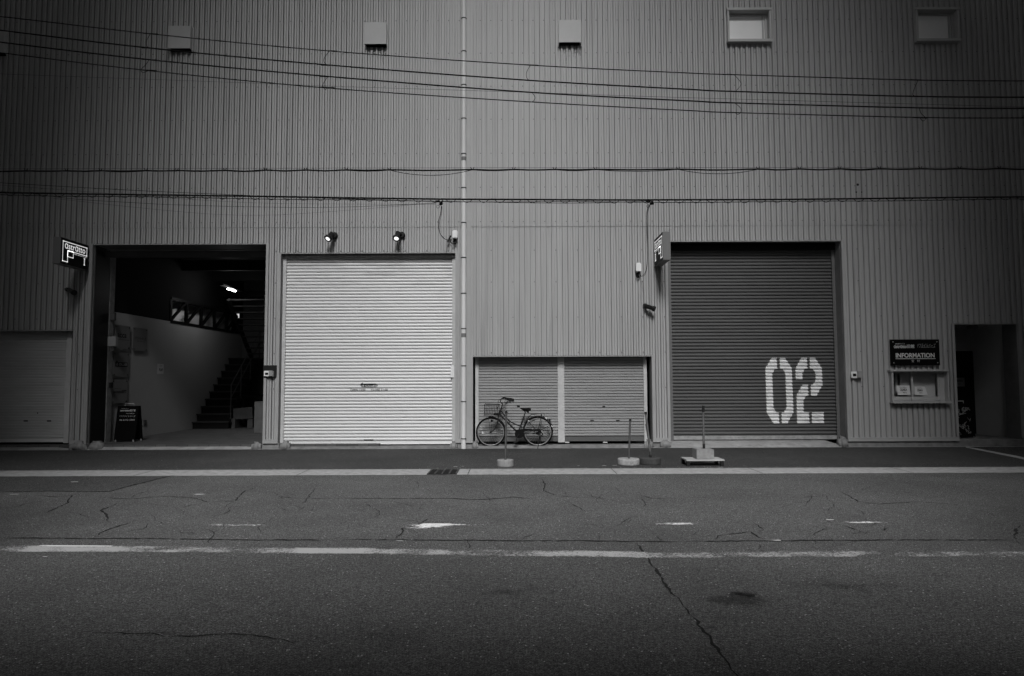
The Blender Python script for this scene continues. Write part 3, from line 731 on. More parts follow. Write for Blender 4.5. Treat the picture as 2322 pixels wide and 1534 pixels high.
b = MB(); b.box((q0.x, ye-.056, q1.z), (q1.x, ye-.053, q0.z)); build('sheet', b, m_plate, no)
b = MB(); text_on(b, 'OSAKA', (q0.x+.05, ye-.058, q1.z+.12), Vector((.15, 0, 0)), Vector((0, 0, .05)), bold=.03); text_on(b, '受付', (q0.x+.09, ye-.058, q1.z+.05), Vector((.07, 0, 0)), Vector((0, 0, .03))); build('print', b, m_ink, no)
b = MB(); q = P(2206, 748, D+.9); b.box((q.x-.09, D+.83, z1-.05), (q.x+.09, D+1.0, z1+.02), bev=.01); build('ceiling_lamp', b, m_plasg, origin=(q.x, D+.9, z1), label='small unlit ceiling lamp over the recessed entrance', cat='lamp')

# --- big open bay: interior room
zfl = .10; XW = -9.62; YB = 24.0; YI = D+.9
b = MB(); b.box((-13, D+.02, -.05), (-3.0, YB+2, zfl)); build('interior_floor', b, m_brick, wh)
zw = XP(390, 730, XW).z; zt = XP(390, 676, XW).z; ya, yb = XP(387, 700, XW).y, XP(541, 730, XW).y
YB = max(YB, yb+.4)
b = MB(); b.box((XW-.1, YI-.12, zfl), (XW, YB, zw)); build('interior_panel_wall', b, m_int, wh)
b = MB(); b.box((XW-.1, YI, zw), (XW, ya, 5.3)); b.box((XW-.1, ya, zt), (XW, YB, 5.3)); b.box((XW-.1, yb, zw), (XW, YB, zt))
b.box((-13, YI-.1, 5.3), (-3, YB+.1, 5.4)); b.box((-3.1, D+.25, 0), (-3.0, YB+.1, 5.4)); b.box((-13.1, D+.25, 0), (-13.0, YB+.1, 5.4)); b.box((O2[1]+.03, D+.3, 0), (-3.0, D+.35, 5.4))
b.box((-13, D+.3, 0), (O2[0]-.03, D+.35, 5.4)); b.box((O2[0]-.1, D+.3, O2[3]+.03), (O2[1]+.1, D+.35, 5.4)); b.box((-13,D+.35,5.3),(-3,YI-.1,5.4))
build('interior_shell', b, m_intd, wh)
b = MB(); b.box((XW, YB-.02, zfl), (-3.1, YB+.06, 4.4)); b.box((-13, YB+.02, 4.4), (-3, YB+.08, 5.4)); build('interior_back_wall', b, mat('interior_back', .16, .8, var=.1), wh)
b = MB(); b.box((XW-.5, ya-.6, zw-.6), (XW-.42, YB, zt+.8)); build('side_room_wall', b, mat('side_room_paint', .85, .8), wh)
# truss in the high opening
tb = MB(); n = 5; hh = zt-zw
tb.box((XW-.08, ya, zt-.05), (XW+.03, yb, zt+.02)); tb.box((XW-.08, ya, zw-.03), (XW+.03, yb, zw+.04))
for i in range(n+1):
    yv = ya+(yb-ya)*i/n; tb.box((XW-.05, yv-.05, zw+.04), (XW+.02, yv+.05, zt-.05))
    if i < n:
        yn = ya+(yb-ya)*(i+1)/n; dv = Vector((0, yn-yv, hh)); ang = math.atan2(hh, yn-yv); L = dv.length
        tb.box((XW-.045, -L/2, -.035), (XW+.015, L/2, .035)); k = 8
        rm = Matrix.Rotation(ang, 4, 'X'); ce = Vector((0, (yv+yn)/2, (zw+zt)/2))
        for q in range(len(tb.v)-8, len(tb.v)): tb.v[q] = rm @ tb.v[q] + ce
build('truss_beam', tb, m_black, wh)
# lintel pieces, rails and beams behind the bay opening
b = MB(); z1 = O2[3]
b.box((O2[0], D+.40, z1-.24), (O2[1], D+.46, z1-.10)); build('shutter_box', b, mat('shutter_box_paint', .05, .6, var=.2), wh)
b = MB(); b.box((O2[0]+.1, D+.34, z1-.085), (O2[1], D+.37, z1-.065)); build('lintel_rail', b, mat('rail_dull', .12, .5), wh)
b = MB()
for yy, zz in ((17.5, 4.75), (19.5, 4.75), (21.5, 4.75)): b.box((XW, yy, zz), (-3.2, yy+.15, zz+.3))
yy = 22.2; q = P(520, 671, yy); b.box((q.x-1.2, yy, q.z-.03), (-3.2, yy+.12, q.z+.16)); build('ceiling_beam', b, m_steel, wh)
# dark folded door leaf and post at the left jamb
a = P(211, 800, D+.15); b = MB(); b.box((O2[0]+.002, D+.10, .12), (O2[0]+.02, D+.62, O2[3]-.02)); build('door_leaf', b, m_dark, wh)
b = MB(); b.box((O2[0]-.0, D+.66, .08), (O2[0]+.028, D+.86, 1.75)); b.box((O2[0]+.0, D+.68, 1.75), (O2[0]+.014, D+.86, 4.3)); build('jamb_post', b, m_plinth, wh)
# steps
st = empty('staircase', (XW+.5, 20.3, zfl), 'dark metal staircase with open upper flight inside the warehouse', 'staircase')
NS = 10; s0 = XP(436, 957, XW+.02); s9 = XP(518.6, 812, XW+.02); ys0, ys9 = s0.y, s9.y; zs0, zs9 = s0.z, s9.z; SWX = 1.02
b = MB(); r_ = MB()
for i in range(NS):
    yv = ys0+(ys9-ys0)*i/(NS-1); zv = zs0+(zs9-zs0)*i/(NS-1); yn = (ys9-ys0)/(NS-1); hn = (zs9-zs0)/(NS-1)
    dx = .55 if i == 0 else 0
    b.box((XW+.01, yv-.02, zv-.035), (XW+SWX+(.1 if i == 0 else 0), yv+yn+.02, zv)); r_.box((XW+.02, yv+.03, zv-hn), (XW+SWX-.02+(.1 if i == 0 else 0), yv+.05, zv-.035))
b.box((XW+.01, ys9, zs9-.05), (XW+2.6, YB-.03, zs9-.001)) ; build('tread', b, m_step, st); build('riser', r_, m_steel, st)
b = MB(); X2 = XW+SWX+.05; u0_ = XP(574, 790, X2+.1); u1_ = XP(533, 680, X2+.1); NU = 9
for i in range(NU+1):
    f_ = i/NU; yv = u0_.y+(u1_.y-u0_.y)*f_; zv = zs9+.12+(u1_.z-zs9-.12)*f_; b.box((X2, yv-.13, zv-.035), (X2+1.25, yv+.13, zv))
build('upper_tread', b, m_step, st)
for xx in (X2-.03, X2+1.27): b = MB(); b.tube([(xx, u0_.y+.2, zs9+.0), (xx, u1_.y-.15, u1_.z-.02)], .075, 4); build('stringer', b, m_steel, st)
b = MB(); XR_ = XW+SWX
for h_ in (.9, .5):
    b.tube([(XR_, ys0+.35, zs0+.2+h_), (XR_, ys9+.1, zs9+h_)], .018, 6)
for f_ in (0.0, .33, .66, 1): 
    yv = ys0+.35+(ys9-.25-ys0)*f_; zv = zs0+.2+(zs9-zs0-.2)*f_; b.tube([(XR_, yv, zv-.15), (XR_, yv, zv+.9)], .018, 6)
for h_ in (.45, .85):
    b.tube([(X2+1.25, u0_.y, zs9+.1+h_), (X2+1.25, u1_.y, u1_.z+h_)], .018, 6)
build('handrail', b, mat('rail_steel', .10, .5), st)
# boards and boxes by the stairs
q0 = P(529, 925, 20.6); q1 = P(572, 946, 20.6)
b = MB(); b.box((q0.x, 20.6, zfl+.28), (q1.x, 20.64, q0.z), rot=Matrix.Rotation(R(-4), 3, 'Y')); b.box((q0.x-.02, 20.55, zfl), (q0.x+.08, 20.9, zfl+.3)); b.box((q1.x-.15, 20.62, zfl), (q1.x, 20.9, zfl+.28))
build('cardboard_sheet', b, m_card, origin=(q0.x, 20.6, zfl), label='pale cardboard sheet leaning at the foot of the indoor stairs', cat='cardboard')
q0 = P(577, 912, 18.6); q1 = P(606, 950, 18.6); b = MB(); b.box((q0.x, 18.6, zfl), (q1.x, 19.1, q0.z), bev=.01); b.box((q0.x+.01, 18.59, q0.z-.02), (q1.x-.01, 19.11, q0.z+.006))
build('cardboard_box', b, m_card, origin=(q0.x, 18.6, zfl), label='tall cardboard box half hidden behind the right door jamb of the open bay', cat='box')
b = MB(); q0 = P(546, 897, 21.3); b.box((q0.x, 21.3, q0.z-.05), (q0.x+1.6, 22.2, q0.z)); 
for xx in (q0.x+.05, q0.x+.62, q0.x+1.5): b.box((xx, 21.35, zfl), (xx+.06, 21.41, q0.z-.05))
build('work_table', b, m_steel, origin=(q0.x, 21.3, zfl), label='dark table standing beneath the upper flight of stairs', cat='table')
# lamp and exit sign
a = XP(516, 656, XW+1.2); q = P(527, 660, 20.3)
lp = empty('tube_lamp', q, 'glowing fluorescent tube lamp hanging near the indoor stairs', 'lamp')
b = MB(); b.tube([P(516, 655.5, 19.6), P(534, 660.5, 20.9)], .022, 10); build('tube', b, m_tube, lp)
b = MB(); p0, p1 = P(514, 652, 19.6), P(538, 656, 20.9); b.box((p0.x-.06, 19.5, p0.z+.05), (p1.x+.04, 21.0, p0.z+.10)); build('lamp_housing', b, m_steel, lp)
q0 = P(535.5, 712, 22.6); q1 = P(541.5, 723, 22.6); es = empty('exit_sign', q0, 'tiny lit exit sign above the indoor staircase', 'exit sign')
b = MB(); b.box((q0.x, 22.6, q1.z), (q1.x, 22.64, q0.z)); build('lit_panel', b, m_exit, es)
b = MB(); b.box((q0.x+.02, 22.594, q0.z-.09), (q0.x+.055, 22.598, q0.z-.03)); b.box((q0.x+.04, 22.594, q0.z-.12), (q0.x+.075, 22.598, q0.z-.075)); b.box((q0.x-.0, 22.594, q0.z-.11), (q0.x+.035, 22.598, q0.z-.095)); build('symbol', b, m_ink, es)

# --- plates on the inner wall
def wall_pt(px, py, X_=XW): return XP(px, py, X_)
def plate(pl, pt, pr, pb, lab, body):
    a = wall_pt(pl, pb, XW+.04); c = wall_pt(pr, pt, XW+.04); z0 = wall_pt(pl, pb, XW+.04).z; z1 = wall_pt(pl, pt, XW+.04).z; y0, y1 = a.y, c.y
    t = empty('wall_plaque', (XW, y0, z0), lab, 'plaque', 'clear plaques on the inner wall'); b = MB(); b.box((XW+.03, y0, z0), (XW+.04, y1, z1)); build('panel', b, m_plate, t)
    for yy in (y0+.05, y1-.05):
        for zz in (z0+.04, z1-.04): b = MB(); b.lathe([(.014, 0), (.014, .05)], (XW, yy, zz), (1, 0, 0), 10); build('stud', b, m_dark, t)
    def fn(mb, s, u, v, w, h, off=.002, **kw): text_on(mb, s, (XW+.04+off, y0+(y1-y0)*u, z0+(z1-z0)*v), Vector((0, (y1-y0)*w, 0)), Vector((0, 0, (z1-z0)*h)), **kw)
    body(t, fn, (y0, y1, z0, z1)); return t
def b1(t, fn, r): b = MB(); fn(b, 'acca', .15, .48, .6, .17, bold=.02); fn(b, 'international co.', .15, .38, .8, .05); build('lettering', b, m_ink, t)
def b2(t, fn, r): b = MB(); fn(b, 'Fフライトペーズ', .10, .46, .8, .16, bold=.02, shear=.3); fn(b, 'Flight Plan Pace', .25, .38, .6, .06); build('lettering', b, m_ink, t)
def b3(t, fn, r):
    y0, y1, z0, z1 = r; b = MB(); w = y1-y0; zc = z0+(z1-z0)*.5
    b.box((XW+.0405, y0+w*.12, zc-.055), (XW+.043, y1-w*.08, zc+.055), bev=.001); b.box((XW+.0405, y0+w*.16, zc+.05), (XW+.0425, y0+w*.27, zc+.09)); lb = build('logo_backing', b, m_ink, t)
    b = MB(); fn(b, 'iS OLLiES', .18, .455, .70, .10, off=.005, bold=.01); build('lettering', b, m_letter, t)
def b4(t, fn, r): b = MB(); fn(b, 'astratto旧館', .08, .42, .84, .14, bold=.03); fn(b, '撮影場所スタジオ', .15, .60, .4, .04); build('lettering', b, m_ink, t)
plate(260, 736, 296, 791, 'square plaque lettered acca, upper left on the inner wall', b1); plate(301, 742, 335, 795, 'square plaque with slanted katakana lettering, upper right on the inner wall', b2)
plate(256, 799, 293, 854, 'square plaque with white letters on a black logo, middle of the inner wall', b3); plate(253, 861, 290, 916, 'square plaque lettered astratto, lowest on the inner wall', b4)
a = wall_pt(356, 848); c = wall_pt(371, 830); t = empty('wall_poster', a, 'small printed poster alone on the inner wall', 'poster')
b = MB(); b.box((XW+.001, a.y, a.z), (XW+.004, c.y, a.z+.27)); build('sheet', b, m_paper, t)
b = MB(); text_on(b, 'PLAY', (XW+.006, a.y+.12*(c.y-a.y)/.4, a.z+.07), Vector((0, (c.y-a.y)*.6, 0)), Vector((0, 0, .08)), bold=.04); text_on(b, 'HOUSE', (XW+.006, a.y+.2*(c.y-a.y)/.6, a.z+.2), Vector((0, (c.y-a.y)*.4, 0)), Vector((0, 0, .03))); build('print', b, m_ink, t)
q0, q1 = P(243, 763, YI-.25), P(262, 786, YI-.25)
t = empty('control_box', q1, 'pale control box at the edge of the inner wall', 'control box'); b = MB(); b.box((q0.x, YI-.25, q1.z), (q1.x, YI-.14, q0.z), bev=.01); build('casing', b, m_plasg, t)
b = MB(); b.tube([(q0.x+.07, YI-.2, q1.z+.01), (q0.x+.07, YI-.2, q1.z-.12)], .02); b.tube([(q0.x+.12, YI-.2, q1.z+.01), (q0.x+.12, YI-.2, q1.z-.10)], .015); build('conduit', b, m_intm, t)
q0, q1 = P(246, 709, YI-.2), P(257, 727, YI-.2); b = MB(); b.box((q0.x, YI-.2, q1.z), (q1.x+.02, YI-.12, q0.z), bev=.006); b.box((q0.x+.02, YI-.205, q1.z+.02), (q1.x, YI-.2, q1.z+.03)); build('switch_box', b, m_intm, origin=q0, label='small grey box at the top end of the inner wall', cat='box')
q0, q1 = P(247, 868, YI-.2), P(252, 880, YI-.2); b = MB(); b.box((q0.x, YI-.2, q1.z), (q1.x, YI-.12, q0.z), bev=.004); b.lathe([(.008, 0), (.008, .01)], (q0.x+.025, YI-.212, (q0.z+q1.z)/2), (0, 1, 0), 10); build('wall_switch', b, m_dark, origin=q0, label='small dark switch beside the lowest plaque', cat='switch')
a = wall_pt(325, 965); c = wall_pt(329, 953); b = MB(); b.box((XW, a.y, a.z), (XW+.02, c.y+.05, c.z), bev=.004); b.box((XW+.019, a.y+.03, a.z+.03), (XW+.022, c.y+.02, a.z+.06)); build('wall_socket', b, m_intm, origin=a, label='small socket low on the inner wall', cat='socket')

# --- stepped paving edge: concrete aprons
def apron(name, px0, px1, zback, yb, m, zfront=.006, jag=0.0, yfr=None):
    xa, xb = G(px0, 1017).x, G(px1, 1017).x; n = 40; b = MB(); vs = []; yf = yfr or yap+.01
    for i in range(n+1):
        x = xa+(xb-xa)*i/n; e = min(1, min(i, n-i)/3); vs += [(x, yf+random.uniform(-jag, jag), zfront), (x, yf+.06, zfront+.02*e), (x, (yf+yb)/2, zfront+.02+(zback-zfront)*.6*e), (x, yb, zfront+(zback-zfront)*e)]
    b.add(vs, [(i*4+j, (i+1)*4+j, (i+1)*4+j+1, i*4+j+1) for i in range(n) for j in range(3)], True); build(name, b, m, kind='structure')
apron('apron', 185, 596, .095, D+.30, m_conc, jag=.01); apron('apron', -260, 182, .06, D+.2, m_plinth, jag=.01); apron('apron', 1498, 1936, .12, D+.38, m_conc, jag=.01)
b = MB(); b.box((X(640), D-.02, .0), (X(1028), D+.3, .05)); b.box((X(1080), D-.05, 0), (X(1476), D+.4, .055)); build('sill_slab', b, m_plinth, kind='structure')
b = MB(); b.add([(X(650), yap+.05, .006), (X(1030), yap+.05, .006), (X(1030), D-.02, .006), (X(650), D-.02, .006)], [(0, 1, 2, 3)]); b.add([(X(1082), yap+.05, .006), (X(1497), yap+.05, .006), (X(1490), D-.05, .006), (X(1082), D-.05, .006)], [(0, 1, 2, 3)])
build('gutter_strip', b, m_darkconc, kind='structure')  # flat dark strips in place of the channels
b = MB(); n = 300; vs = []
for i in range(n+1):
    x = -16+27.5*i/n; vs += [(x, yap-.01+random.uniform(-.006, .006), .005), (x, yap+.045+random.uniform(-.004, .004), .009)]
b.add(vs, [(2*i, 2*i+2, 2*i+3, 2*i+1) for i in range(n)]); build('edge_strip', b, m_conc2, kind='structure')

b = MB(); rc = random.Random(8)
for k in range(900):
    q = rc.random(); x = rc.uniform(-11, 11.5); y = yap+.02+abs(rc.gauss(0, .05)) if q < .55 else (yk1+abs(rc.gauss(0, .04)) if q < .85 else rc.uniform(yk1, yap))
    r = rc.uniform(.004, .013) if q < .85 else rc.uniform(.003, .008); a0 = rc.uniform(0, 6.28)
    b.add([(x+math.cos(a0+i*2.09)*r, y+math.sin(a0+i*2.09)*r, .012) for i in range(3)]+[(x, y, .012+r*.8)], [(0, 1, 3), (1, 2, 3), (2, 0, 3)])
build('grit', b, m_plinth, kind='stuff')
# ------------------------------------------------------------------ A boards
def aboard(name, c, w, h, th, lab, face):
    t = empty(name, c, lab, 'a-frame sign'); x0, y, z = c; lean = .10
    def leaf(s): 
        b = MB(); yb0 = y+s*.16; yt = y+s*.03
        vs = [(x0, yb0, z+.03), (x0+w, yb0, z+.03), (x0+w, yt, z+h), (x0, yt, z+h)]; vs += [(a, b_+s*-.02*-1, c_) for a, b_, c_ in vs]
        b.add(vs, [(0, 1, 2, 3), (7, 6, 5, 4), (0, 4, 5, 1), (1, 5, 6, 2), (2, 6, 7, 3), (3, 7, 4, 0)]); return b
    build('front_panel', leaf(-1), m_board, t); build('back_panel', leaf(1), m_board, t)
    b = MB(); b.tube([(x0+w*.3, y, z+h), (x0+w*.3, y, z+h+.05), (x0+w*.72, y, z+h+.05), (x0+w*.72, y, z+h)], .009, 6); build('carry_handle', b, m_alu, t)
    for xx in (x0+.03, x0+w-.05):
        for s in (-1, 1):
            b = MB(); b.box((xx, y+s*.17-.015, z), (xx+.03, y+s*.17+.015, z+.05)); build('foot', b, m_plasg, t)
    def fn(mb, s, u, v, ww, hh_, **kw):
        yb0, yt = y-.16, y-.03; f1 = lambda q: Vector((0, yb0+(yt-yb0)*q-.027, z+.03+(h-.03)*q)); o = Vector((x0+w*u, 0, 0))+f1(v)
        text_on(mb, s, o, Vector((w*ww, 0, 0)), f1(v+hh_)-f1(v), **kw)
    face(t, fn); return t
q0, q1 = P(265, 995, YI+.0), P(314.5, 921, YI+.0)
def f1(t, fn):
    b = MB(); fn(b, 'astratto旧館', .15, .84, .73, .065, bold=.02); fn(b, '撮影場所スタジオ', .2, .915, .35, .02); fn(b, 'あなたの撮影場所', .45, .77, .4, .02); fn(b, 'T Fフライトペーズ', .15, .68, .75, .05, shear=.2); fn(b, '06-6372-5888', .17, .575, .72, .04, bold=.01, space=1.2); build('lettering', b, m_letter, t)
aboard('a_frame_sign', (q0.x, YI+.05, zfl), q1.x-q0.x, q1.z-zfl, .02, 'black a-frame sign with white lettering on the paver floor of the open bay', f1)
q0, q1 = P(2160, 988, D+.55), P(2200, 915, D+.55)
def f2(t, fn):
    b = MB(); rr = random.Random(5); w = q1.x-q0.x; h = q1.z-zf; y_ = D+.6
    for k in range(26):
        u = rr.uniform(.08, .85); v = rr.uniform(.05, .9); pts = []
        for j in range(4):
            uu = min(.97, max(.03, u+rr.uniform(-.14, .14))); vv = min(.96, max(.03, v+rr.uniform(-.08, .08))); pts.append((q0.x+w*uu, y_-.16+(.13)*vv-.03, zf+.03+(h-.03)*vv))
        b.tube(smooth_pts(pts, 4), .006, 4)
    build('drawing', b, m_plasg, t)
aboard('a_frame_sign', (q0.x, D+.6, zf), q1.x-q0.x, q1.z-zf, .02, 'black a-frame sign covered in tangled pale lines beside the black entrance door', f2)

# ------------------------------------------------------------------ light box signs
def lightbox(side, pn_top, pn_bot, pw, thick, lab, num):
    """projecting sign; its lettered face is the one turned to the middle of the street front"""
    Xf = P(pw, 575, D-.08).x; d0 = XP(pn_top[0], pn_top[1], Xf).y; a = XP(*pn_top, Xf); c = XP(*pn_bot, Xf); z1, z0 = a.z, c.z; y0 = (a.y+c.y)/2; y1 = D-.08
    s = -1 if side == 'l' else 1
    t = empty('light_box_sign', (Xf, y1, z0), lab, 'sign', 'projecting light box signs')
    b = MB(); b.box((Xf, y0, z0), (Xf+s*thick, y1, z1), bev=.004); build('casing', b, mat('sign_casing', .13, .5), t)
    b = MB(); b.box((Xf-s*.003, y0+.012, z0+.012), (Xf-s*.001, y1-.012, z1-.012)); build('face_panel', b, m_board, t)
    b = MB(); b.box((Xf+s*.03, y1, z0+.1), (Xf+s*(thick-.03), D-.02, z0+.2)); b.box((Xf+s*.03, y1, z1-.2), (Xf+s*(thick-.03), D-.02, z1-.1)); build('wall_bracket', b, m_dark, t)
    L = y1-y0; Hh = z1-z0; xo = Xf-s*.006
    # u runs from the street end to the wall on the left sign; reading direction is always left to right in view
    def pt(u, v): return Vector((xo, y0+L*u, z1-Hh*v))
    b = MB(); th = .026
    def bar(p, q):
        (u0, v0), (u1, v1) = p, q
        ua, ub = sorted((u0, u1)); va, vb = sorted((v0, v1)); tu = th/L*Hh*.9; e = pt(ua-tu/2, va-th/2*1.2); f_ = pt(ub+tu/2, vb+th/2*1.2)
        b.box((e.x-.001, e.y, e.z), (e.x+.001, f_.y, f_.z))
    P_ = [(.075, .13), (.93, .13), (.93, .445), (.245, .445), (.245, .875), (.075, .875), (.075, .13)]
    for p, q in zip(P_, P_[1:]): bar(p, q)
    for p, q in zip([(.245, .445), (.44, .445), (.44, .67), (.245, .67)], [(.44, .445), (.44, .67), (.245, .67), (.245, .445)]): bar(p, q)
    build('logo_outline', b, m_lit, t); b = MB()
    if side == 'l':
        rd = lambda u, v, w, h, s_, **k: text_on(b, s_, pt(u, v), pt(u+w, v)-pt(u, v), pt(u, v-h)-pt(u, v), **k)
        rd(.14, .385, .73, .20, 'ɑstrɑtto', bold=.01); rd(.47, .535, .46, .055, 'Rent space & studio')
        iu = .85
    else:
        rd = lambda u, v, w, h, s_, **k: text_on(b, s_, pt(u, v), pt(u-w, v)-pt(u, v), pt(u, v-h)-pt(u, v), **k)
        rd(.87, .385, .73, .20, 'ɑstrɑtto', bold=.01); rd(.93, .535, .46, .055, 'Rent space & studio')
        iu = .85
    def ibar(u):
        for (du, w, v0, v1) in ((0, .022, .57, .83), (0, .055, .565, .585), (0, .055, .815, .835)):
            e = pt(u-w/2, v1); f_ = pt(u+w/2, v0); b.box((xo-.001, e.y, e.z), (xo+.001, f_.y, f_.z))
    if num == 1: ibar(iu)
    else: ibar(iu-.03); ibar(iu+.035)
    build('lettering', b, m_lit, t)
lightbox('l', (137.5, 537), (136.3, 598), 200.5, .165, 'black light box sign numbered I jutting out left of the open bay', 1)
lightbox('r', (1501.8, 526.5), (1504.8, 589), 1484, .165, 'light box sign numbered II jutting out beside the dark numbered shutter', 2)

# ------------------------------------------------------------------ information board
a, c = P(2019, 829, D-.07), P(2131, 770, D-.07)
t = empty('information_board', (a.x, D-.05, a.z), 'black board reading INFORMATION above the service window', 'sign')
x0, x1, z0, z1 = P(2020, 800, D-.07).x, P(2130.5, 800, D-.07).x, a.z, c.z
b = MB(); b.box((x0, D-.07, z0), (x1, D-.035, z1)); build('panel', b, m_board, t)
def tb_(mb, s, pl, pt_, pr, pb, yy=D-.0725, **k):
    p0 = P(pl, pb, yy); p1 = P(pr, pb, yy); p2 = P(pl, pt_, yy); z = (p0.z+p1.z)/2; text_on(mb, s, (p0.x, yy, z), Vector((p1.x-p0.x, 0, 0)), Vector((0, 0, p2.z-p0.z)), **k)
b = MB(); tb_(b, 'INFORMATION', 2031.5, 801, 2119.5, 811.5, bold=.03); tb_(b, 'ɑstrɑtto', 2027, 783.5, 2056, 790, bold=.03); tb_(b, '旧館', 2056.8, 781.5, 2073.5, 790, bold=.015); tb_(b, '撮影場所スタジオ', 2030, 779, 2052, 781.5)
tb_(b, '受', 2067, 816, 2073.2, 822); tb_(b, '付', 2079.5, 816, 2085.8, 822)
build('lettering', b, m_letter, t)
b = MB(); tb_(b, 'Fフライトペーズ', 2080.5, 779, 2122, 789, shear=.25); tb_(b, 'Flight Plan Pace', 2088, 786.5, 2120, 789.5, bold=.02, shear=.2); build('studio_logo', b, m_plasg, t)
b = MB(); p0, p1 = P(2031, 814, D-.073), P(2121.5, 814, D-.073); b.box((p0.x, D-.0725, p0.z-.006), (p1.x, D-.071, p0.z+.006)); build('rule_line', b, m_letter, t)
for xx in (x0+.055, x1-.055):
    for zz in (z0+.055, z1-.055): b = MB(); b.lathe([(.011, 0), (.011, .012)], (xx, D-.081, zz), (0, 1, 0), 10); build('bolt', b, m_alu, t)

# ------------------------------------------------------------------ wall lamps
def spot(px, py, aim, lab):
    q = P(px+9, py-2, D-.03); t = empty('spotlight', q, lab, 'spotlight', 'black spotlights above the white shutter')
    b = MB(); b.lathe([(.075, 0), (.075, .05), (.05, .07)], (q.x, D-.02, q.z), (0, -1, 0), 24); build('wall_base', b, m_dark, t)
    hc = P(px-2, py-1, D-.26); ax = Vector(aim).normalized()
    b = MB(); b.tube([(q.x, D-.08, q.z), ((q.x+hc.x)/2, D-.18, q.z+.03), hc-ax*.03], .022, 8); build('arm', b, m_dark, t)
    b = MB(); b.lathe([(.03, -.12), (.055, -.10), (.055, .02), (.075, .04), (.088, .06), (.088, .10), (.074, .10), (.066, .085)], hc, ax, 28); hd = build('lamp_head', b, m_dark, t)
    b = MB(); b.lathe([(.052, .0), (.052, .004)], hc+ax*.094, ax, 24); build('lens', b, m_lens, hd)
spot(750, 537, (-.45, -.72, -1.0), 'left one of two lit black spotlights over the white shutter'); spot(902.5, 536, (-.1, -.72, -1.0), 'right one of two lit black spotlights over the white shutter')

# ------------------------------------------------------------------ security cameras
def cctv(px, py, flip, lab):
    q = P(px-6*flip, py-4, D-.03); t = empty('security_camera', q, lab, 'security camera', 'wall mounted security cameras')
    b = MB(); b.lathe([(.045, 0), (.045, .025), (.03, .05)], (q.x, D-.026, q.z), (0, -1, 0), 20); build('mount', b, m_dark, t)
    e = P(px+4*flip, py, D-.16); b = MB(); b.tube([(q.x, D-.07, q.z), (q.x+.02*flip, D-.13, q.z), e], .018, 8); build('arm', b, m_dark, t)
    ax = Vector((.9*flip, -.5, -.38)).normalized(); b = MB(); b.lathe([(.035, -.11), (.05, -.10), (.05, .09), (.06, .092), (.06, .14), (.045, .135)], e, ax, 20); build('body', b, m_dark, t)
cctv(1468, 697, 1, 'dark bullet security camera left of the numbered shutter'); cctv(158, 661, 1, 'dark security camera below the light box sign numbered I')

# ------------------------------------------------------------------ junction boxes with their cables
def jbox(px, pt_, pb, w, lab):
    a = P(px-w/2, pt_, D-.13); c = P(px+w/2, pb, D-.13); t = empty('junction_box', (a.x, D, c.z), lab, 'junction box', 'white cable junction boxes')
    b = MB(); b.box((a.x, D-.13, c.z), (c.x, D-.03, a.z), bev=.02); build('cover', b, m_plastic, t)
    b = MB(); b.box((a.x+.03, D-.12, c.z-.03), (c.x-.03, D-.05, c.z+.003)); xm_ = (a.x+c.x)/2
    b.tube(smooth_pts([(xm_, D-.08, c.z-.02), (xm_-.01, D-.08, c.z-.08), (xm_+.02, D-.08, c.z-.13)], 4), .012, 6); b.tube(smooth_pts([(xm_-.03, D-.08, c.z-.02), (xm_-.05, D-.07, c.z-.09), (xm_+.0, D-.07, c.z-.12), (xm_+.05, D-.07, c.z-.07)], 5), .008, 6)
    build('cable_glands', b, m_wire, t); return c
jbox(1031.5, 522, 541, 11.5, 'white junction box beside the down pipe'); jbox(1448.5, 596, 617, 12, 'white junction box left of the numbered shutter')

def device(px0, px1, pt_, pb, lab, plate_=None):
    a = P(px0, pt_, D-.07); c = P(px1, pb, D-.07); t = empty('intercom', (a.x, D, c.z), lab, 'intercom', 'wall intercoms')
    if plate_:
        p, q = P(plate_[0], plate_[1], D-.05), P(plate_[2], plate_[3], D-.05); b = MB(); b.box((p.x, D-.05, q.z), (q.x, D-.03, p.z)); build('back_plate', b, m_dark, t)
    m_ = a.x+(c.x-a.x)*.55
    b = MB(); b.box((a.x, D-.085, c.z), (m_, D-.051, a.z), bev=.006); mh = build('housing', b, m_plastic, t)
    h_ = a.z-c.z; b = MB(); b.box((a.x+(m_-a.x)*.24, D-.088, c.z+h_*.28), (a.x+(m_-a.x)*.82, D-.0855, c.z+h_*.68)); build('screen', b, m_black, mh)
    b = MB(); b.box((m_+.003, D-.13, c.z+.004), (c.x-.02, D-.051, a.z+.008), bev=.006); b.box((c.x-.018, D-.1, c.z), (c.x, D-.051, a.z-.004)); build('side_unit', b, m_plasg, t)
device(599, 620.5, 841.5, 854, 'white intercom on a dark back plate between the open bay and the white shutter', (597, 829, 627, 856)); device(1930, 1954, 843, 858, 'white intercom on the siding right of the numbered shutter')
# leftover fixing stain marks high on the siding
b = MB()
for px, py, r_ in ((1945.5, 419, .03), (1942, 436, .018), (1954, 436, .014)):
    q = P(px, py, D-.03); b.lathe([(r_, 0), (r_*.7, .012)], (q.x, D-.026, q.z), (0, -1, 0), 9)
build('fixing_stub', b, m_dark, wh)

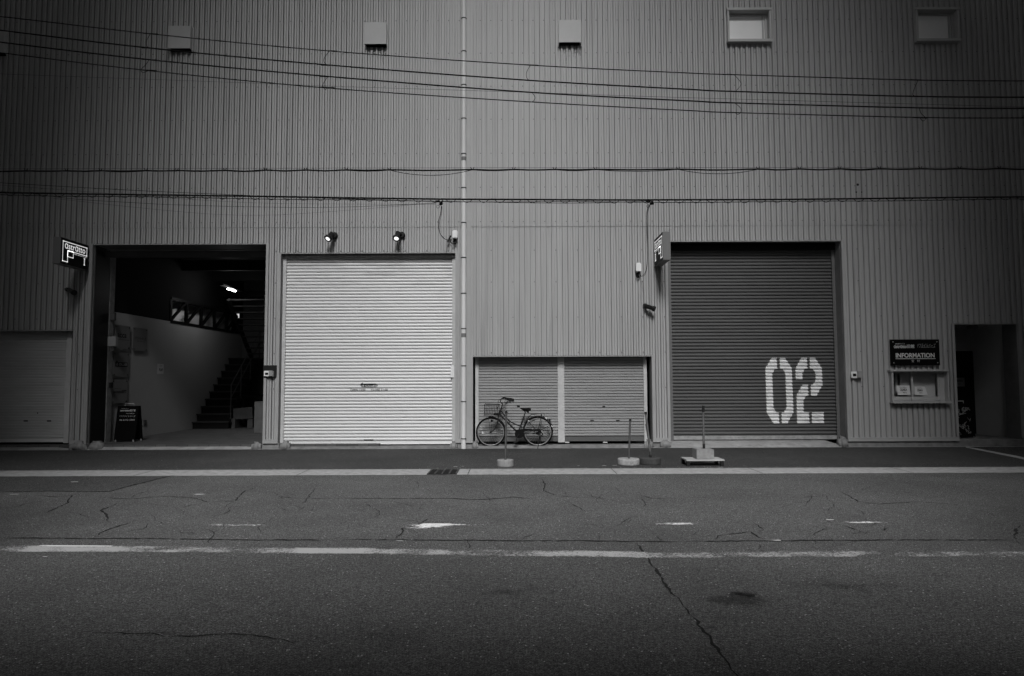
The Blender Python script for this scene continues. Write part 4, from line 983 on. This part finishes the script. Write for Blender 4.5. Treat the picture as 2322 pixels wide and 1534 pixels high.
# ------------------------------------------------------------------ overhead wires
YW = 10.5
def wire(name, pts, r, lab, cat='cable', grp=None, Y=YW, m=m_wire, k=8):
    w = smooth_pts([P(x, y, Y) for x, y in pts], k); t = empty(name, w[0], lab, cat, grp); b = MB(); b.tube(w, r, 6); build('conductor', b, m, t); return t
MW = [[(-200,22),(0,38),(340,77),(745,116),(1200,148),(1560,166),(1670,170),(2080,182),(2322,184),(2500,185)],
      [(-200,44),(0,69),(340,109.5),(745,148),(1205,183),(1560,203),(1670,208),(2075,219),(2322,221),(2500,222)],
      [(-200,70),(0,96),(340,136),(745,174),(1205,210),(1560,229),(1670,234),(2085,245),(2322,246),(2500,247)],
      [(-200,96),(0,120),(330,160),(740,200),(1210,232),(1560,251),(1670,256),(2095,267),(2322,268),(2500,268)]]
LB = ['topmost of the four black power lines crossing the upper wall', 'second from the top of the four black power lines', 'third from the top of the four black power lines', 'lowest of the four black power lines crossing the upper wall']
TW = []
for i, p in enumerate(MW): TW.append(wire('power_line', p, .0115 if i in (1, 2) else .0085, LB[i], 'power line', 'black power lines'))
def jumper(par, pts):
    b = MB(); b.tube(smooth_pts([P(x, y, YW-.01) for x, y in pts], 6), .0045, 5)
    a, c = P(*pts[0], YW), P(*pts[-1], YW); b.tube([a-Vector((.12, 0, -.008)), a+Vector((.12, 0, -.003))], .008, 5); b.tube([c-Vector((.12, 0, -.008)), c+Vector((.12, 0, -.003))], .008, 5)
    build('jumper_wire', b, m_wire, par)
for par, pts in ((1, [(341,77),(333,92),(332,103),(338,110)]), (3, [(338,136),(330,148),(320,158),(323,165),(331,163),(338,160)]),
                 (1, [(747,116),(738,128),(734,138),(740,147),(745,149)]), (3, [(743,175),(735,187),(732,196),(738,203),(742,199)]),
                 (1, [(1203,148),(1194,165),(1195,178),(1202,183)]), (3, [(1206,210),(1213,220),(1211,228),(1205,232)]),
                 (1, [(1665,170),(1680,188),(1676,199),(1667,208)]), (3, [(1666,234),(1679,245),(1680,254),(1673,260),(1667,256)]),
                 (1, [(2082,182),(2074,200),(2070,215),(2078,219)]), (3, [(2084,245),(2089,258),(2099,268),(2093,275),(2086,268)])):
    jumper(TW[par], pts)
wire('drop_wire', [(-200,160),(0,168),(600,190),(780,197),(1200,210),(1560,222),(2322,243),(2500,247)], .003, 'thin grey wire crossing behind the black power lines', Y=12.5, m=m_wireg)
# hooked cable bundle
t = empty('telephone_cable', P(0, 388, YW), 'black cable bundle hung on small hooks, upper of the two level bundles', 'cable', 'level cable bundles')
b = MB(); b.tube([P(-200, 384, YW), P(600, 382, YW), P(1161, 381, YW), P(1700, 380.5, YW), P(2500, 379, YW)], .0028, 5); build('messenger_wire', b, m_wireg, t)
HK = [-60,59,151,228,331,401,510,602,693,785,883,1071,1165,1258,1350,1538,1719,1813,1904,1994,2087,2176,2266,2360]
yb_ = lambda x: 388.3-(x/2322.)*5.2+(0.5 if x < 600 else 0)
pts = []; rr = random.Random(4)
HK.append(2470)
for a, c in zip(HK, HK[1:]):
    pts += [(a, yb_(a)-.6), ((a+c)/2, yb_((a+c)/2)+rr.uniform(.2, 1.6))]
b = MB(); b.tube(smooth_pts([P(x, y, YW) for x, y in pts], 6), .0125, 6); build('cable_bundle', b, m_wire, t)
b = MB()
for (x0_, x1_, s_) in ((883,1071,12),(1538,1719,10),(785,883,2.5),(1071,1165,2.2),(1258,1350,2.5),(1350,1538,4),(1904,1994,3),(228,331,2.5),(693,785,2),(510,602,2.5)):
    b.tube(smooth_pts([P(x0_+(x1_-x0_)*j/6, yb_(x0_+(x1_-x0_)*j/6)+s_*(1-((j-3)/3)**2), YW-.012) for j in range(7)], 4), .0050, 5)
build('slack_cable', b, m_wire, t)
for x in HK:
    b = MB(); y = yb_(x)-.5; b.tube([P(x-4, y-5.5, YW), P(x-1.5, y-1, YW-.01), P(x+1, y, YW-.012), P(x+3.5, y-5.5, YW)], .006, 5); build('hanger', b, m_wire, t)
# spiral hung bundle
t = empty('telephone_cable', P(0, 440, YW), 'thick black cable wrapped in wavy hanger wire, lower of the two level bundles', 'cable', 'level cable bundles')
ym = lambda x: 437+ (x/1161.)*23-(x/1161.)**2*9.2 if x < 1161 else 450.8+1.6-((x-1400)/900.)**2*4.2
ms = [(-200, 433),(0,437),(200,440.5),(400,443.2),(600,446),(780,449),(1000,452),(1200,453),(1400,454),(1560,453.5),(1740,453),(1950,451),(2150,448.5),(2322,447),(2500,446)]
import bisect
def yi_(x):
    for a, c in zip(ms, ms[1:]):
        if a[0] <= x <= c[0]: return a[1]+(c[1]-a[1])*(x-a[0])/(c[0]-a[0])
    return 450
b = MB(); b.tube(smooth_pts([P(x, y, YW) for x, y in ms], 6), .0135, 6); build('main_cable', b, m_wire, t)
b = MB(); x = -180; pts = []; i = 0
while x < 2480:
    ph = i/8*2*math.pi; pts.append(P(x, yi_(x)+3.0-4.6*math.cos(ph)*(1 if x < 1900 else .8), YW+.03*math.sin(ph))); x += 37/8; i += 1
b.tube(pts, .0045, 5); build('spiral_wire', b, m_wire, t)
b = MB(); b.tube(smooth_pts([P(x, yi_(x)+5.2+.8*math.sin(x*.013), YW-.01) for x in range(-200, 2500, 60)], 3), .0062, 5); build('lower_cable', b, m_wire, t)
wire('drop_wire', [(-200,402),(0,415),(300,432),(500,441),(700,449),(990,457)], .0042, 'thin wire sloping down from the left edge to the cable knot', m=m_wire)
wire('drop_wire', [(-200,402),(0,420),(260,440),(470,455),(640,462),(990,464)], .0022, 'faint grey wire just under the sloping thin wire at left', m=m_wireg)
wire('drop_wire', [(-200,428),(40,437),(170,452),(300,460),(400,465),(600,470),(780,470),(990,461)], .0034, 'thin sagging wire below the wavy cable at left', m=m_wire)
wire('drop_wire', [(120,450),(300,470),(480,486),(620,488),(780,478),(900,468),(990,460)], .0022, 'lowest and faintest sagging wire below the wavy cable at left', m=m_wireg)
wire('drop_wire', [(1005,457),(1200,460.5),(1330,461),(1474,456)], .0036, 'thin wire between the two cable knots under the wavy cable', m=m_wire)
def knot(px, py, lab, drop, seed):
    rr = random.Random(seed); t = empty('cable_drop', P(px, py, YW), lab, 'cable', 'cable drops')
    b = MB()
    for k in range(6):
        pts = [P(px+rr.uniform(-4, 5), py+rr.uniform(-2, 9), YW+rr.uniform(-.03, .03)) for _ in range(5)]; b.tube(smooth_pts(pts, 4), .006, 5)
    b.tube(smooth_pts([P(px-4+4*math.cos(a/6*6.283)*.9-3, py+12+3.5*math.sin(a/6*6.283), YW) for a in range(7)], 3), .003, 5); b.tube([P(px-12, py, YW), P(px-3, py, YW)], .016, 6)
    build('knot', b, m_wire, t)
    b = MB(); n = len(drop); b.tube(smooth_pts([P(x, y, YW+(D-.1-YW)*min(1, i/(n-2))) for i, (x, y) in enumerate(drop)], 6), .006 if seed == 1 else .0055, 5)
    build('drop_cable', b, m_wire, t)
    b = MB(); b.tube(smooth_pts([P(x+1.2+math.sin(i)*1.2, y+1, YW+(D-.1-YW)*min(1, i/(n-2))) for i, (x, y) in enumerate(drop[:-1])], 6), .004, 5); build('drop_cable', b, m_wire, t)
    return t
t = knot(1000, 457, 'cable knot and loop running down to the junction box beside the down pipe', [(1001,468),(999,485),(995,500),(994.5,515),(998,530),(1006,540),(1013,544),(1018,543)], 1)
b = MB(); b.tube([P(1015, 549, D-.1), P(1022, 535, D-.1)], .022, 8); b.tube(smooth_pts([P(1021, 547, D-.1), P(1024, 552, D-.1), P(1028, 553, D-.1), P(1032, 550, D-.1)], 4), .012, 6); build('splice', b, m_dark, t)
knot(1477, 456, 'cable knot with a long cable hanging to the junction box left of the numbered shutter', [(1472,465),(1467,480),(1466,500),(1466.5,530),(1467.5,560),(1468,590),(1465,612),(1461,622),(1455,627),(1451,626)], 2)

# ------------------------------------------------------------------ pole stands
def stand(bx, by_bot, w_px, h_px, top, rbot, mb_, mp_, prad, lab, sides=36, tape=None):
    c0 = G(bx, by_bot-1); sc = F/ c0.y; R_ = w_px/2/(F/(c0.y)); cy = c0.y+R_*.92; z_top = h_px/sc
    c = Vector((P(bx, by_bot, cy).x, cy, 0)); R_ = w_px/2*cy/F
    t = empty('pole_stand', c, lab, 'pole stand', 'pole stands on the pavement'); b = MB()
    b.lathe([(R_*.96, 0), (R_, .012), (R_, z_top-.015), (R_*.95, z_top)], c, n=sides, smooth=False); build('base', b, mb_, t)
    pb = Vector((P(rbot[0], rbot[1], cy).x, cy, z_top-.02)); pt_ = P(top[0], top[1], cy)
    b = MB(); b.tube([pb, pb.lerp(pt_, .3), pb.lerp(pt_, .7), pt_], prad, 10); build('pole', b, mp_, t)
    b = MB(); v = (pt_-pb).normalized(); b.tube([pt_-v*.03, pt_+v*.012], prad*1.2, 10); build('pole_cap', b, m_dark, t); return t, c, pb, pt_, z_top
stand(1146, 1061, 37.5, 15, (1148, 934), (1146, 1040), m_block, m_pole, .018, 'slim grey pole on a round pale concrete base in front of the bicycle')
stand(1425.5, 1057.5, 49, 13.5, (1429, 951), (1426, 1038), m_chip, m_pole, .018, 'straight grey pole on a chipped white round concrete base')
t, c, pb, pt_, zt_ = stand(1474, 1056.5, 48.5, 15, (1464, 936), (1476, 1036), m_darkconc, m_rust, .021, 'leaning rusty pole on a dark round concrete base')
b = MB(); v = (pt_-pb); b.tube([pb, pb+v*.10], [.030, .020], 8); b.tube([pb+v*.0, pb+v*.75+Vector((-.025, -.01, 0))], .008, 6); build('support_rod', b, m_dark, t)
# concrete block and pole on a low wooden trolley
c = G(1597, 1058); yt0 = c.y; x0, x1 = P(1557, 1045, yt0).x, P(1643, 1045, yt0).x; zt0 = P(1597, 1043, yt0).z; dpt = .42
t = empty('wooden_dolly', ((x0+x1)/2, yt0+dpt/2, 0), 'low grey wooden trolley in front of the numbered shutter', 'trolley')
b = MB(); b.box((x0, yt0, zt0-.022), (x1, yt0+dpt, zt0)); build('platform', b, mat('weathered_wood', .30, .8, var=.3, vscale=6, stretch=(.3, 3, 1)), t)
for xx in (x0+.01, x1-.06):
    for yy in (yt0+.01, yt0+dpt-.07):
        b = MB(); b.box((xx, yy, .0), (xx+.05, yy+.06, zt0-.023)); build('foot', b, m_dark, t)
yb1 = yt0+.06; x0, x1 = P(1580, 1030, yb1).x, P(1619.5, 1030, yb1).x; zt1 = P(1597, 1019.5, yb1).z
t = empty('pole_stand', ((x0+x1)/2, yb1+.15, zt0), 'square concrete block with an upright pole standing on the low trolley', 'pole stand', 'pole stands on the pavement')
b = MB(); b.box((x0, yb1, zt0+.001), (x1, yb1+.30, zt1), bev=.008); build('base', b, m_block, t)
pc = Vector(((x0+x1)/2, yb1+.16, zt1)); tp = P(1594.5, 921, pc.y); pb = P(1596, 1012, pc.y); pb.z = zt1-.01
b = MB(); b.tube([pb, pb.lerp(tp, .5), tp], .021, 12); build('pole', b, m_rust, t)
b = MB(); v = tp-pb; b.tube([pb+v*.86, pb+v*.90, pb+v*1.005], [.024, .026, .025], 10); b.tube([pb, pb+v*.12], .024, 10); build('black_tape', b, m_dark, t)

# ------------------------------------------------------------------ bicycle
YBK = D-.02
def K(x, y, dy=0.0): return P(1070+x/10.955, 890+y/10.955, YBK)+Vector((0, dy, 0))
K0 = K(1050, 1360); zoff = K0.z
bk = empty('bicycle', (K0.x, YBK, max(0, zoff)), 'city bicycle with front wire basket and dark saddle parked before the grey shutters', 'bicycle')
def ring(c, r, rad, n=64, m=8): 
    return MB().tube([c+Vector((math.cos(2*math.pi*i/n)*r, 0, math.sin(2*math.pi*i/n)*r)) for i in range(n)], rad, m, closed=True)
for hub, rimr, nsp in ((K(470, 992), .306, 28), (K(1638, 978), .312, 28)):
    w = build('wheel', ring(hub, rimr-.014, .009), m_rim, bk); build('tyre', ring(hub, rimr+.010, .0215), m_tyre, w)
    b = MB()
    for i in range(nsp):
        a = 2*math.pi*i/nsp; a2 = a+(.5 if i % 2 else -.5); s = .028*(1 if (i//2) % 2 else -1)
        b.tube([hub+Vector((math.cos(a2)*.02, s, math.sin(a2)*.02)), hub+Vector((math.cos(a)*(rimr-.02), 0, math.sin(a)*(rimr-.02)))], .0013, 4)
    build('spokes', b, m_spoke, w); b = MB(); b.lathe([(.012, -.06), (.026, -.035), (.014, -.03), (.014, .03), (.026, .035), (.012, .06)], hub, (0, 1, 0), 14); build('hub', b, m_dark, w)
    q = hub+Vector((-.13, -.02, -.01)) if hub.x < -.0 or True else hub
    if nsp: b = MB(); q = (K(268, 1005, -.012) if w.name == 'wheel' else K(1405, 722, -.045)); b.box((q.x-.018, q.y-.004, q.z-.025), (q.x+.018, q.y+.004, q.z+.025), bev=.004); build('reflector', b, m_letter, w)
b = MB()
b.tube([K(735, 400), K(660, 600)], .021, 10); b.tube([K(688, 540), K(900, 765), K(1145, 1005)], .020, 10)
b.tube(smooth_pts([K(722, 462), K(800, 560), K(870, 655), K(960, 732), K(1080, 795), K(1198, 842)], 5), .015, 10)
b.tube([K(1150, 1015), K(1300, 590)], .018, 10); b.tube([K(925, 770), K(960, 732)], .007, 6)
for s in (-.05, .05):
    b.tube([K(1160, 1020, s*.5), K(1560, 985, s), K(1638, 978, s)], .009, 8); b.tube([K(1285, 640, s*.5), K(1380, 700, s), K(1638, 978, s)], .008, 8)
build('frame', b, m_frame, bk)
b = MB()
for s in (-.045, .045): b.tube(smooth_pts([K(668, 590, s*.6), K(640, 730, s), K(600, 850, s), K(545, 930, s), K(470, 992, s)], 5), 0.011, 8)
b.tube([K(668, 590, -.03), K(668, 590, .03)], .014, 8); build('fork', b, m_dark, bk)
b = MB(); b.tube([K(725, 440), K(765, 270)], .014, 8); b.tube(smooth_pts([K(765, 275), K(735, 270), K(712, 235), K(722, 170), K(790, 150)], 4), .011, 8)
for s in (-1, 1): b.tube(smooth_pts([K(790, 155, 0), K(800, 145, s*.06), K(860, 150, s*.20), K(930, 160, s*.26), K(1040, 188, s*.27)], 5), .011, 8)
build('handlebar', b, m_dark, bk)
for s in (-1, 1):
    b = MB(); b.tube([K(935, 160, s*.26), K(1042, 188, s*.27)], .017, 8); build('grip', b, m_black, bk)
    b = MB(); b.tube(smooth_pts([K(870, 165, s*.21), K(900, 195, s*.25), K(970, 248, s*.28)], 4), .006, 6); b.tube([K(830, 150, s*.15), K(880, 168, s*.2)], .02, 8); build('brake_lever', b, m_dark, bk)
b = MB(); b.tube(smooth_pts([K(800, 160, -.05), K(700, 175, -.08), K(640, 240, -.06), K(630, 330, -.04), K(650, 520, -.03)], 5), .003, 5); b.tube(smooth_pts([K(860, 160, .1), K(810, 240, .05), K(828, 300, .02), K(760, 420, 0)], 5), .003, 5); b.tube(smooth_pts([K(780,140,-.05),K(680,200,-.06),K(660,300,-.05),K(672,420,-.03)],5),.003,5); b.lathe([(.03, -.012), (.03, .012)], K(790, 138), (0, 0, 1), 12); build('brake_cable', b, m_black, bk)
# basket: wire grid
b = MB(); T = [K(322, 290, s) for s in (-.15, .15)]+[K(700, 305, s) for s in (.15, -.15)]; B_ = [K(312, 568, s) for s in (-.12, .12)]+[K(665, 560, s) for s in (.12, -.12)]
for i in range(4):
    j = (i+1) % 4; b.tube([T[i], T[j]], .005, 6); b.tube([B_[i], B_[j]], .004, 6); n = 9 if i % 2 else 7
    for k in range(n): b.tube([T[i].lerp(T[j], k/n), B_[i].lerp(B_[j], k/n)], .0022, 4)
    for h_ in (.2, .4, .6, .8): b.tube([T[i].lerp(B_[i], h_), T[j].lerp(B_[j], h_)], .0016, 4)
for k in range(6): b.tube([B_[0].lerp(B_[3], k/5), B_[1].lerp(B_[2], k/5)], .002, 4)
build('basket', b, m_dark, bk)
b = MB(); q = K(610, 545); b.box((q.x-.065, q.y-.05, q.z-.028), (q.x+.055, q.y+.05, q.z+.022), bev=.006); q = K(636, 400); b.box((q.x-.012, q.y-.03, q.z-.035), (q.x+.012, q.y+.03, q.z+.03), bev=.004); b.box((K(420, 590).x, q.y-.03, K(420, 600).z-.004), (K(540, 590).x, q.y+.03, K(420, 600).z+.01)); build('basket_bracket', b, m_black, bk)
for hub in (K(470, 992),):
    b = MB()
    for s in (-.03, .03): b.tube([K(410, 600, s), K(455, 960, s)], .003, 5)
    b.tube([K(470, 680, -.03), K(490, 940, -.03)], .003, 5); build('basket_stay', b, m_dark, bk)
def fender(hub, r, a0, a1, wd=.027):
    b = MB(); n = 30; vs = []
    for i in range(n+1):
        a = R(a0+(a1-a0)*i/n)
        for (dy, dr) in ((-wd, -.006), (-wd*.6, .004), (0, .008), (wd*.6, .004), (wd, -.006)): vs.append(hub+Vector((math.cos(a)*(r+dr), dy, math.sin(a)*(r+dr))))
    b.add(vs, [(i*5+j, i*5+j+1, (i+1)*5+j+1, (i+1)*5+j) for i in range(n) for j in range(4)], True); return b
build('fender', fender(K(470, 992), .345, 100, 20), m_frame, bk); build('fender', fender(K(1638, 978), .352, 150, 18), m_dark, bk)
b = MB(); b.tube([K(1640, 975, -.05), K(1925, 830, -.03)], .0035, 5); b.tube([K(1640, 975, .05), K(1925, 830, .03)], .0035, 5); build('fender_stay', b, m_dark, bk)
# saddle
b = MB(); sv_ = []; secs = [(1208, 388, .018, 10), (1240, 405, .022, 26), (1300, 420, .04, 45), (1370, 425, .075, 60), (1430, 420, .09, 60), (1466, 418, .075, 45)]
n = 12
for (x, y, wy, hz) in secs:
    c = K(x, y)
    for k in range(n):
        a = 2*math.pi*k/n; sv_.append(c+Vector((0, math.cos(a)*wy, math.sin(a)*(hz/10.955/100)*.55-(.015 if math.sin(a) < 0 and abs(math.cos(a)) > .5 else 0))))
b.add(sv_, [(i*n+k, i*n+(k+1) % n, (i+1)*n+(k+1) % n, (i+1)*n+k) for i in range(len(secs)-1) for k in range(n)]+[list(range(n))[::-1], [(len(secs)-1)*n+k for k in range(n)]], True)
sd_ = build('saddle', b, m_black, bk); b = MB(); b.tube([K(1230, 410), K(1330, 488), K(1420, 470)], .009, 6); b.tube([K(1395, 455, -.05), K(1395, 510, -.05)], .02, 6); b.tube([K(1395, 455, .05), K(1395, 510, .05)], .02, 6); build('saddle_spring', b, m_dark, sd_)
b = MB(); b.tube([K(1300, 590), K(1330, 475)], .012, 8); b.lathe([(.018, -.02), (.018, .02)], K(1300, 600), (.3, 0, 1), 10); build('seat_post', b, m_dark, bk)
# rear rack
b = MB()
for s in (-.06, .06):
    b.tube([K(1370, 662, s), K(1475, 548, s), K(1800, 525, s)], .005, 6); b.tube([K(1740, 530, s), K(1640, 975, s)], .0045, 5); b.tube([K(1790, 530, s), K(1800, 590, s)], .004, 5); b.tube([K(1735,700,s),K(1690,930,s)],.003,5)
for x in (1500, 1580, 1660, 1740, 1800): b.tube([K(x, 547-(x-1475)*.07, -.06), K(x, 547-(x-1475)*.07, .06)], .004, 5)
b.tube([K(1540, 545), K(1545, 575)], .004, 5); b.tube([K(1720, 530), K(1715, 600)], .006, 5); build('rear_rack', b, m_dark, bk)
for (x, y, m_) in ((1845, 645, m_letter), (1990, 845, m_letter)):
    q = K(x, y, -.03); b = MB(); b.box((q.x-.025, q.y-.004, q.z-.012), (q.x+.025, q.y+.004, q.z+.014), rot=Matrix.Rotation(R(38), 3, 'Y'), bev=.004); build('reflector_sticker', b, m_, bk)
q = K(1935, 695); b = MB(); b.box((q.x-.015, q.y-.025, q.z-.03), (q.x+.02, q.y+.025, q.z+.03), bev=.006); build('tail_reflector', b, m_black, bk)
# drive train
b = MB(); cc = K(1175, 1030); b.lathe([(.098, -.055), (.10, -.05), (.10, -.035), (.02, -.033)], cc, (0, 1, 0), 32); 
vs = [K(1075, 930, -.058), K(1300, 905, -.058), K(1570, 912, -.058), K(1560, 960, -.058), K(1300, 960, -.058), K(1290, 1090, -.058), K(1190, 1135, -.058)]
b.add(vs+[v+Vector((0, .03, 0)) for v in vs], [list(range(7)), list(range(7, 14))[::-1]]+[(i, i+7, (i+1) % 7+7, (i+1) % 7) for i in range(7)]); build('chain_guard', b, m_black, bk)
b = MB(); b.tube([cc+Vector((0, -.07, 0)), K(1118, 1100, -.08), K(1108, 1215, -.08)], .009, 8); q = K(1085, 1232, -.12); b.box((q.x-.045, q.y-.04, q.z-.011), (q.x+.045, q.y+.04, q.z+.011), rot=Matrix.Rotation(R(-22), 3, 'Y'), bev=.004); b.tube([cc+Vector((0, .03, 0)), K(1235, 960, .06), K(1240, 850, .06)], .009, 8); build('crank', b, m_dark, bk)
b = MB(); b.lathe([(.055, -.045), (.07, -.035), (.05, -.025), (.04, -.015)], K(1640, 978), (0, 1, 0), 24); b.tube(smooth_pts([K(1660, 1000, -.05), K(1740, 1000, -.05), K(1745, 1060, -.05), K(1680, 1100, -.05), K(1690, 1180, -.05)], 4), .012, 6); b.lathe([(.022, -.01), (.022, .01)], K(1685, 1165, -.05), (0, 1, 0), 12); b.tube([K(1500, 1030, -.05), K(1640, 1000, -.05)], .014, 6); b.tube([K(1170, 1125, -.045), K(1600, 1150, -.045), K(1690, 1180, -.045)], .004, 5); build('gear_cluster', b, m_black, bk)
b = MB(); e0 = K(1622, 1415, -.14); e1 = K(1700, 1405, -.02)
b.tube([K(1670, 1010, -.06), K(1665, 1180, -.07), e0], .007, 6); b.tube([K(1700, 1010, .06), K(1708, 1180, .05), e1], .007, 6); b.tube([e0, e0+Vector((-.02, 0, 0))], .01, 6); build('kickstand', b, m_dark, bk)
q = K(490, 700, -.05); b = MB(); b.lathe([(.022, -.03), (.028, 0), (.028, .02)], q, (-1, 0, -.1), 14); b.box((q.x, q.y-.01, q.z+.0), (q.x+.05, q.y+.02, q.z+.02)); build('headlight', b, m_black, bk)

# ------------------------------------------------------------------ unseen blockers added behind the camera to shape the daylight
m_blocker = mat('blocker_surface', .06, .8, var=.1)
def block(name, x0, x1, y0, y1, h, lab):
    t = empty(name, ((x0+x1)/2, (y0+y1)/2, 0), lab, 'building', 'buildings across the street'); b = MB(); b.box((x0, y0, 0), (x1, y1, h)); build('wall', b, m_blocker, t)
    b = MB(); b.box((x0-.1, y0-.1, h), (x1+.1, y1+.1, h+.5)); build('blocker_cap', b, m_blocker, t)
block('side_blocker', -70, -GAPL, -22, -3.0, BLH, 'tall plain building across the street, left of the gap, outside the photo')
block('side_blocker', GAPR, 70, -22, -3.0, BLH, 'tall plain building across the street, right of the gap, outside the photo')
block('low_blocker', -GAPL+.3, GAPR-.3, -8, -3.0, LOWH, 'lower plain building standing in the gap across the street, outside the photo')
CAN = 3.6; CZ = 4.2  # unseen sheets added overhead to keep skylight off the near road
for x0, x1, y1, w_ in ((-60, -4.4, CAN, 'left'), (4.4, 60, CAN, 'right'), (-GAPL, GAPR, 0.6, 'middle')):
    t = empty('overhead_blocker', ((x0+x1)/2, -3, CZ), 'flat canopy over the near pavement on the %s, outside the photo' % w_, 'canopy', 'canopies over the near pavement')
    b = MB(); b.box((x0, -2.99, CZ), (x1, y1, CZ+.15)); build('blocker_sheet', b, m_blocker, t)
    b = MB(); b.box((x0, y1, CZ-.15), (x1, y1+.05, CZ+.25)); build('blocker_lip', b, m_blocker, t)
t = empty('high_blocker', (0, -6, BRZ), 'closed bridge joining the two tall buildings across the street, outside the photo', 'bridge')  # slab added out of view so the upper wall gets less light
b = MB(); b.box((-GAPL, -9, BRZ), (GAPR, -3.2, BLH-1)); build('wall', b, m_blocker, t)
b = MB(); b.box((-GAPL, -9.1, BRZ-.4), (GAPR, -3.1, BRZ)); build('blocker_base', b, m_blocker, t)
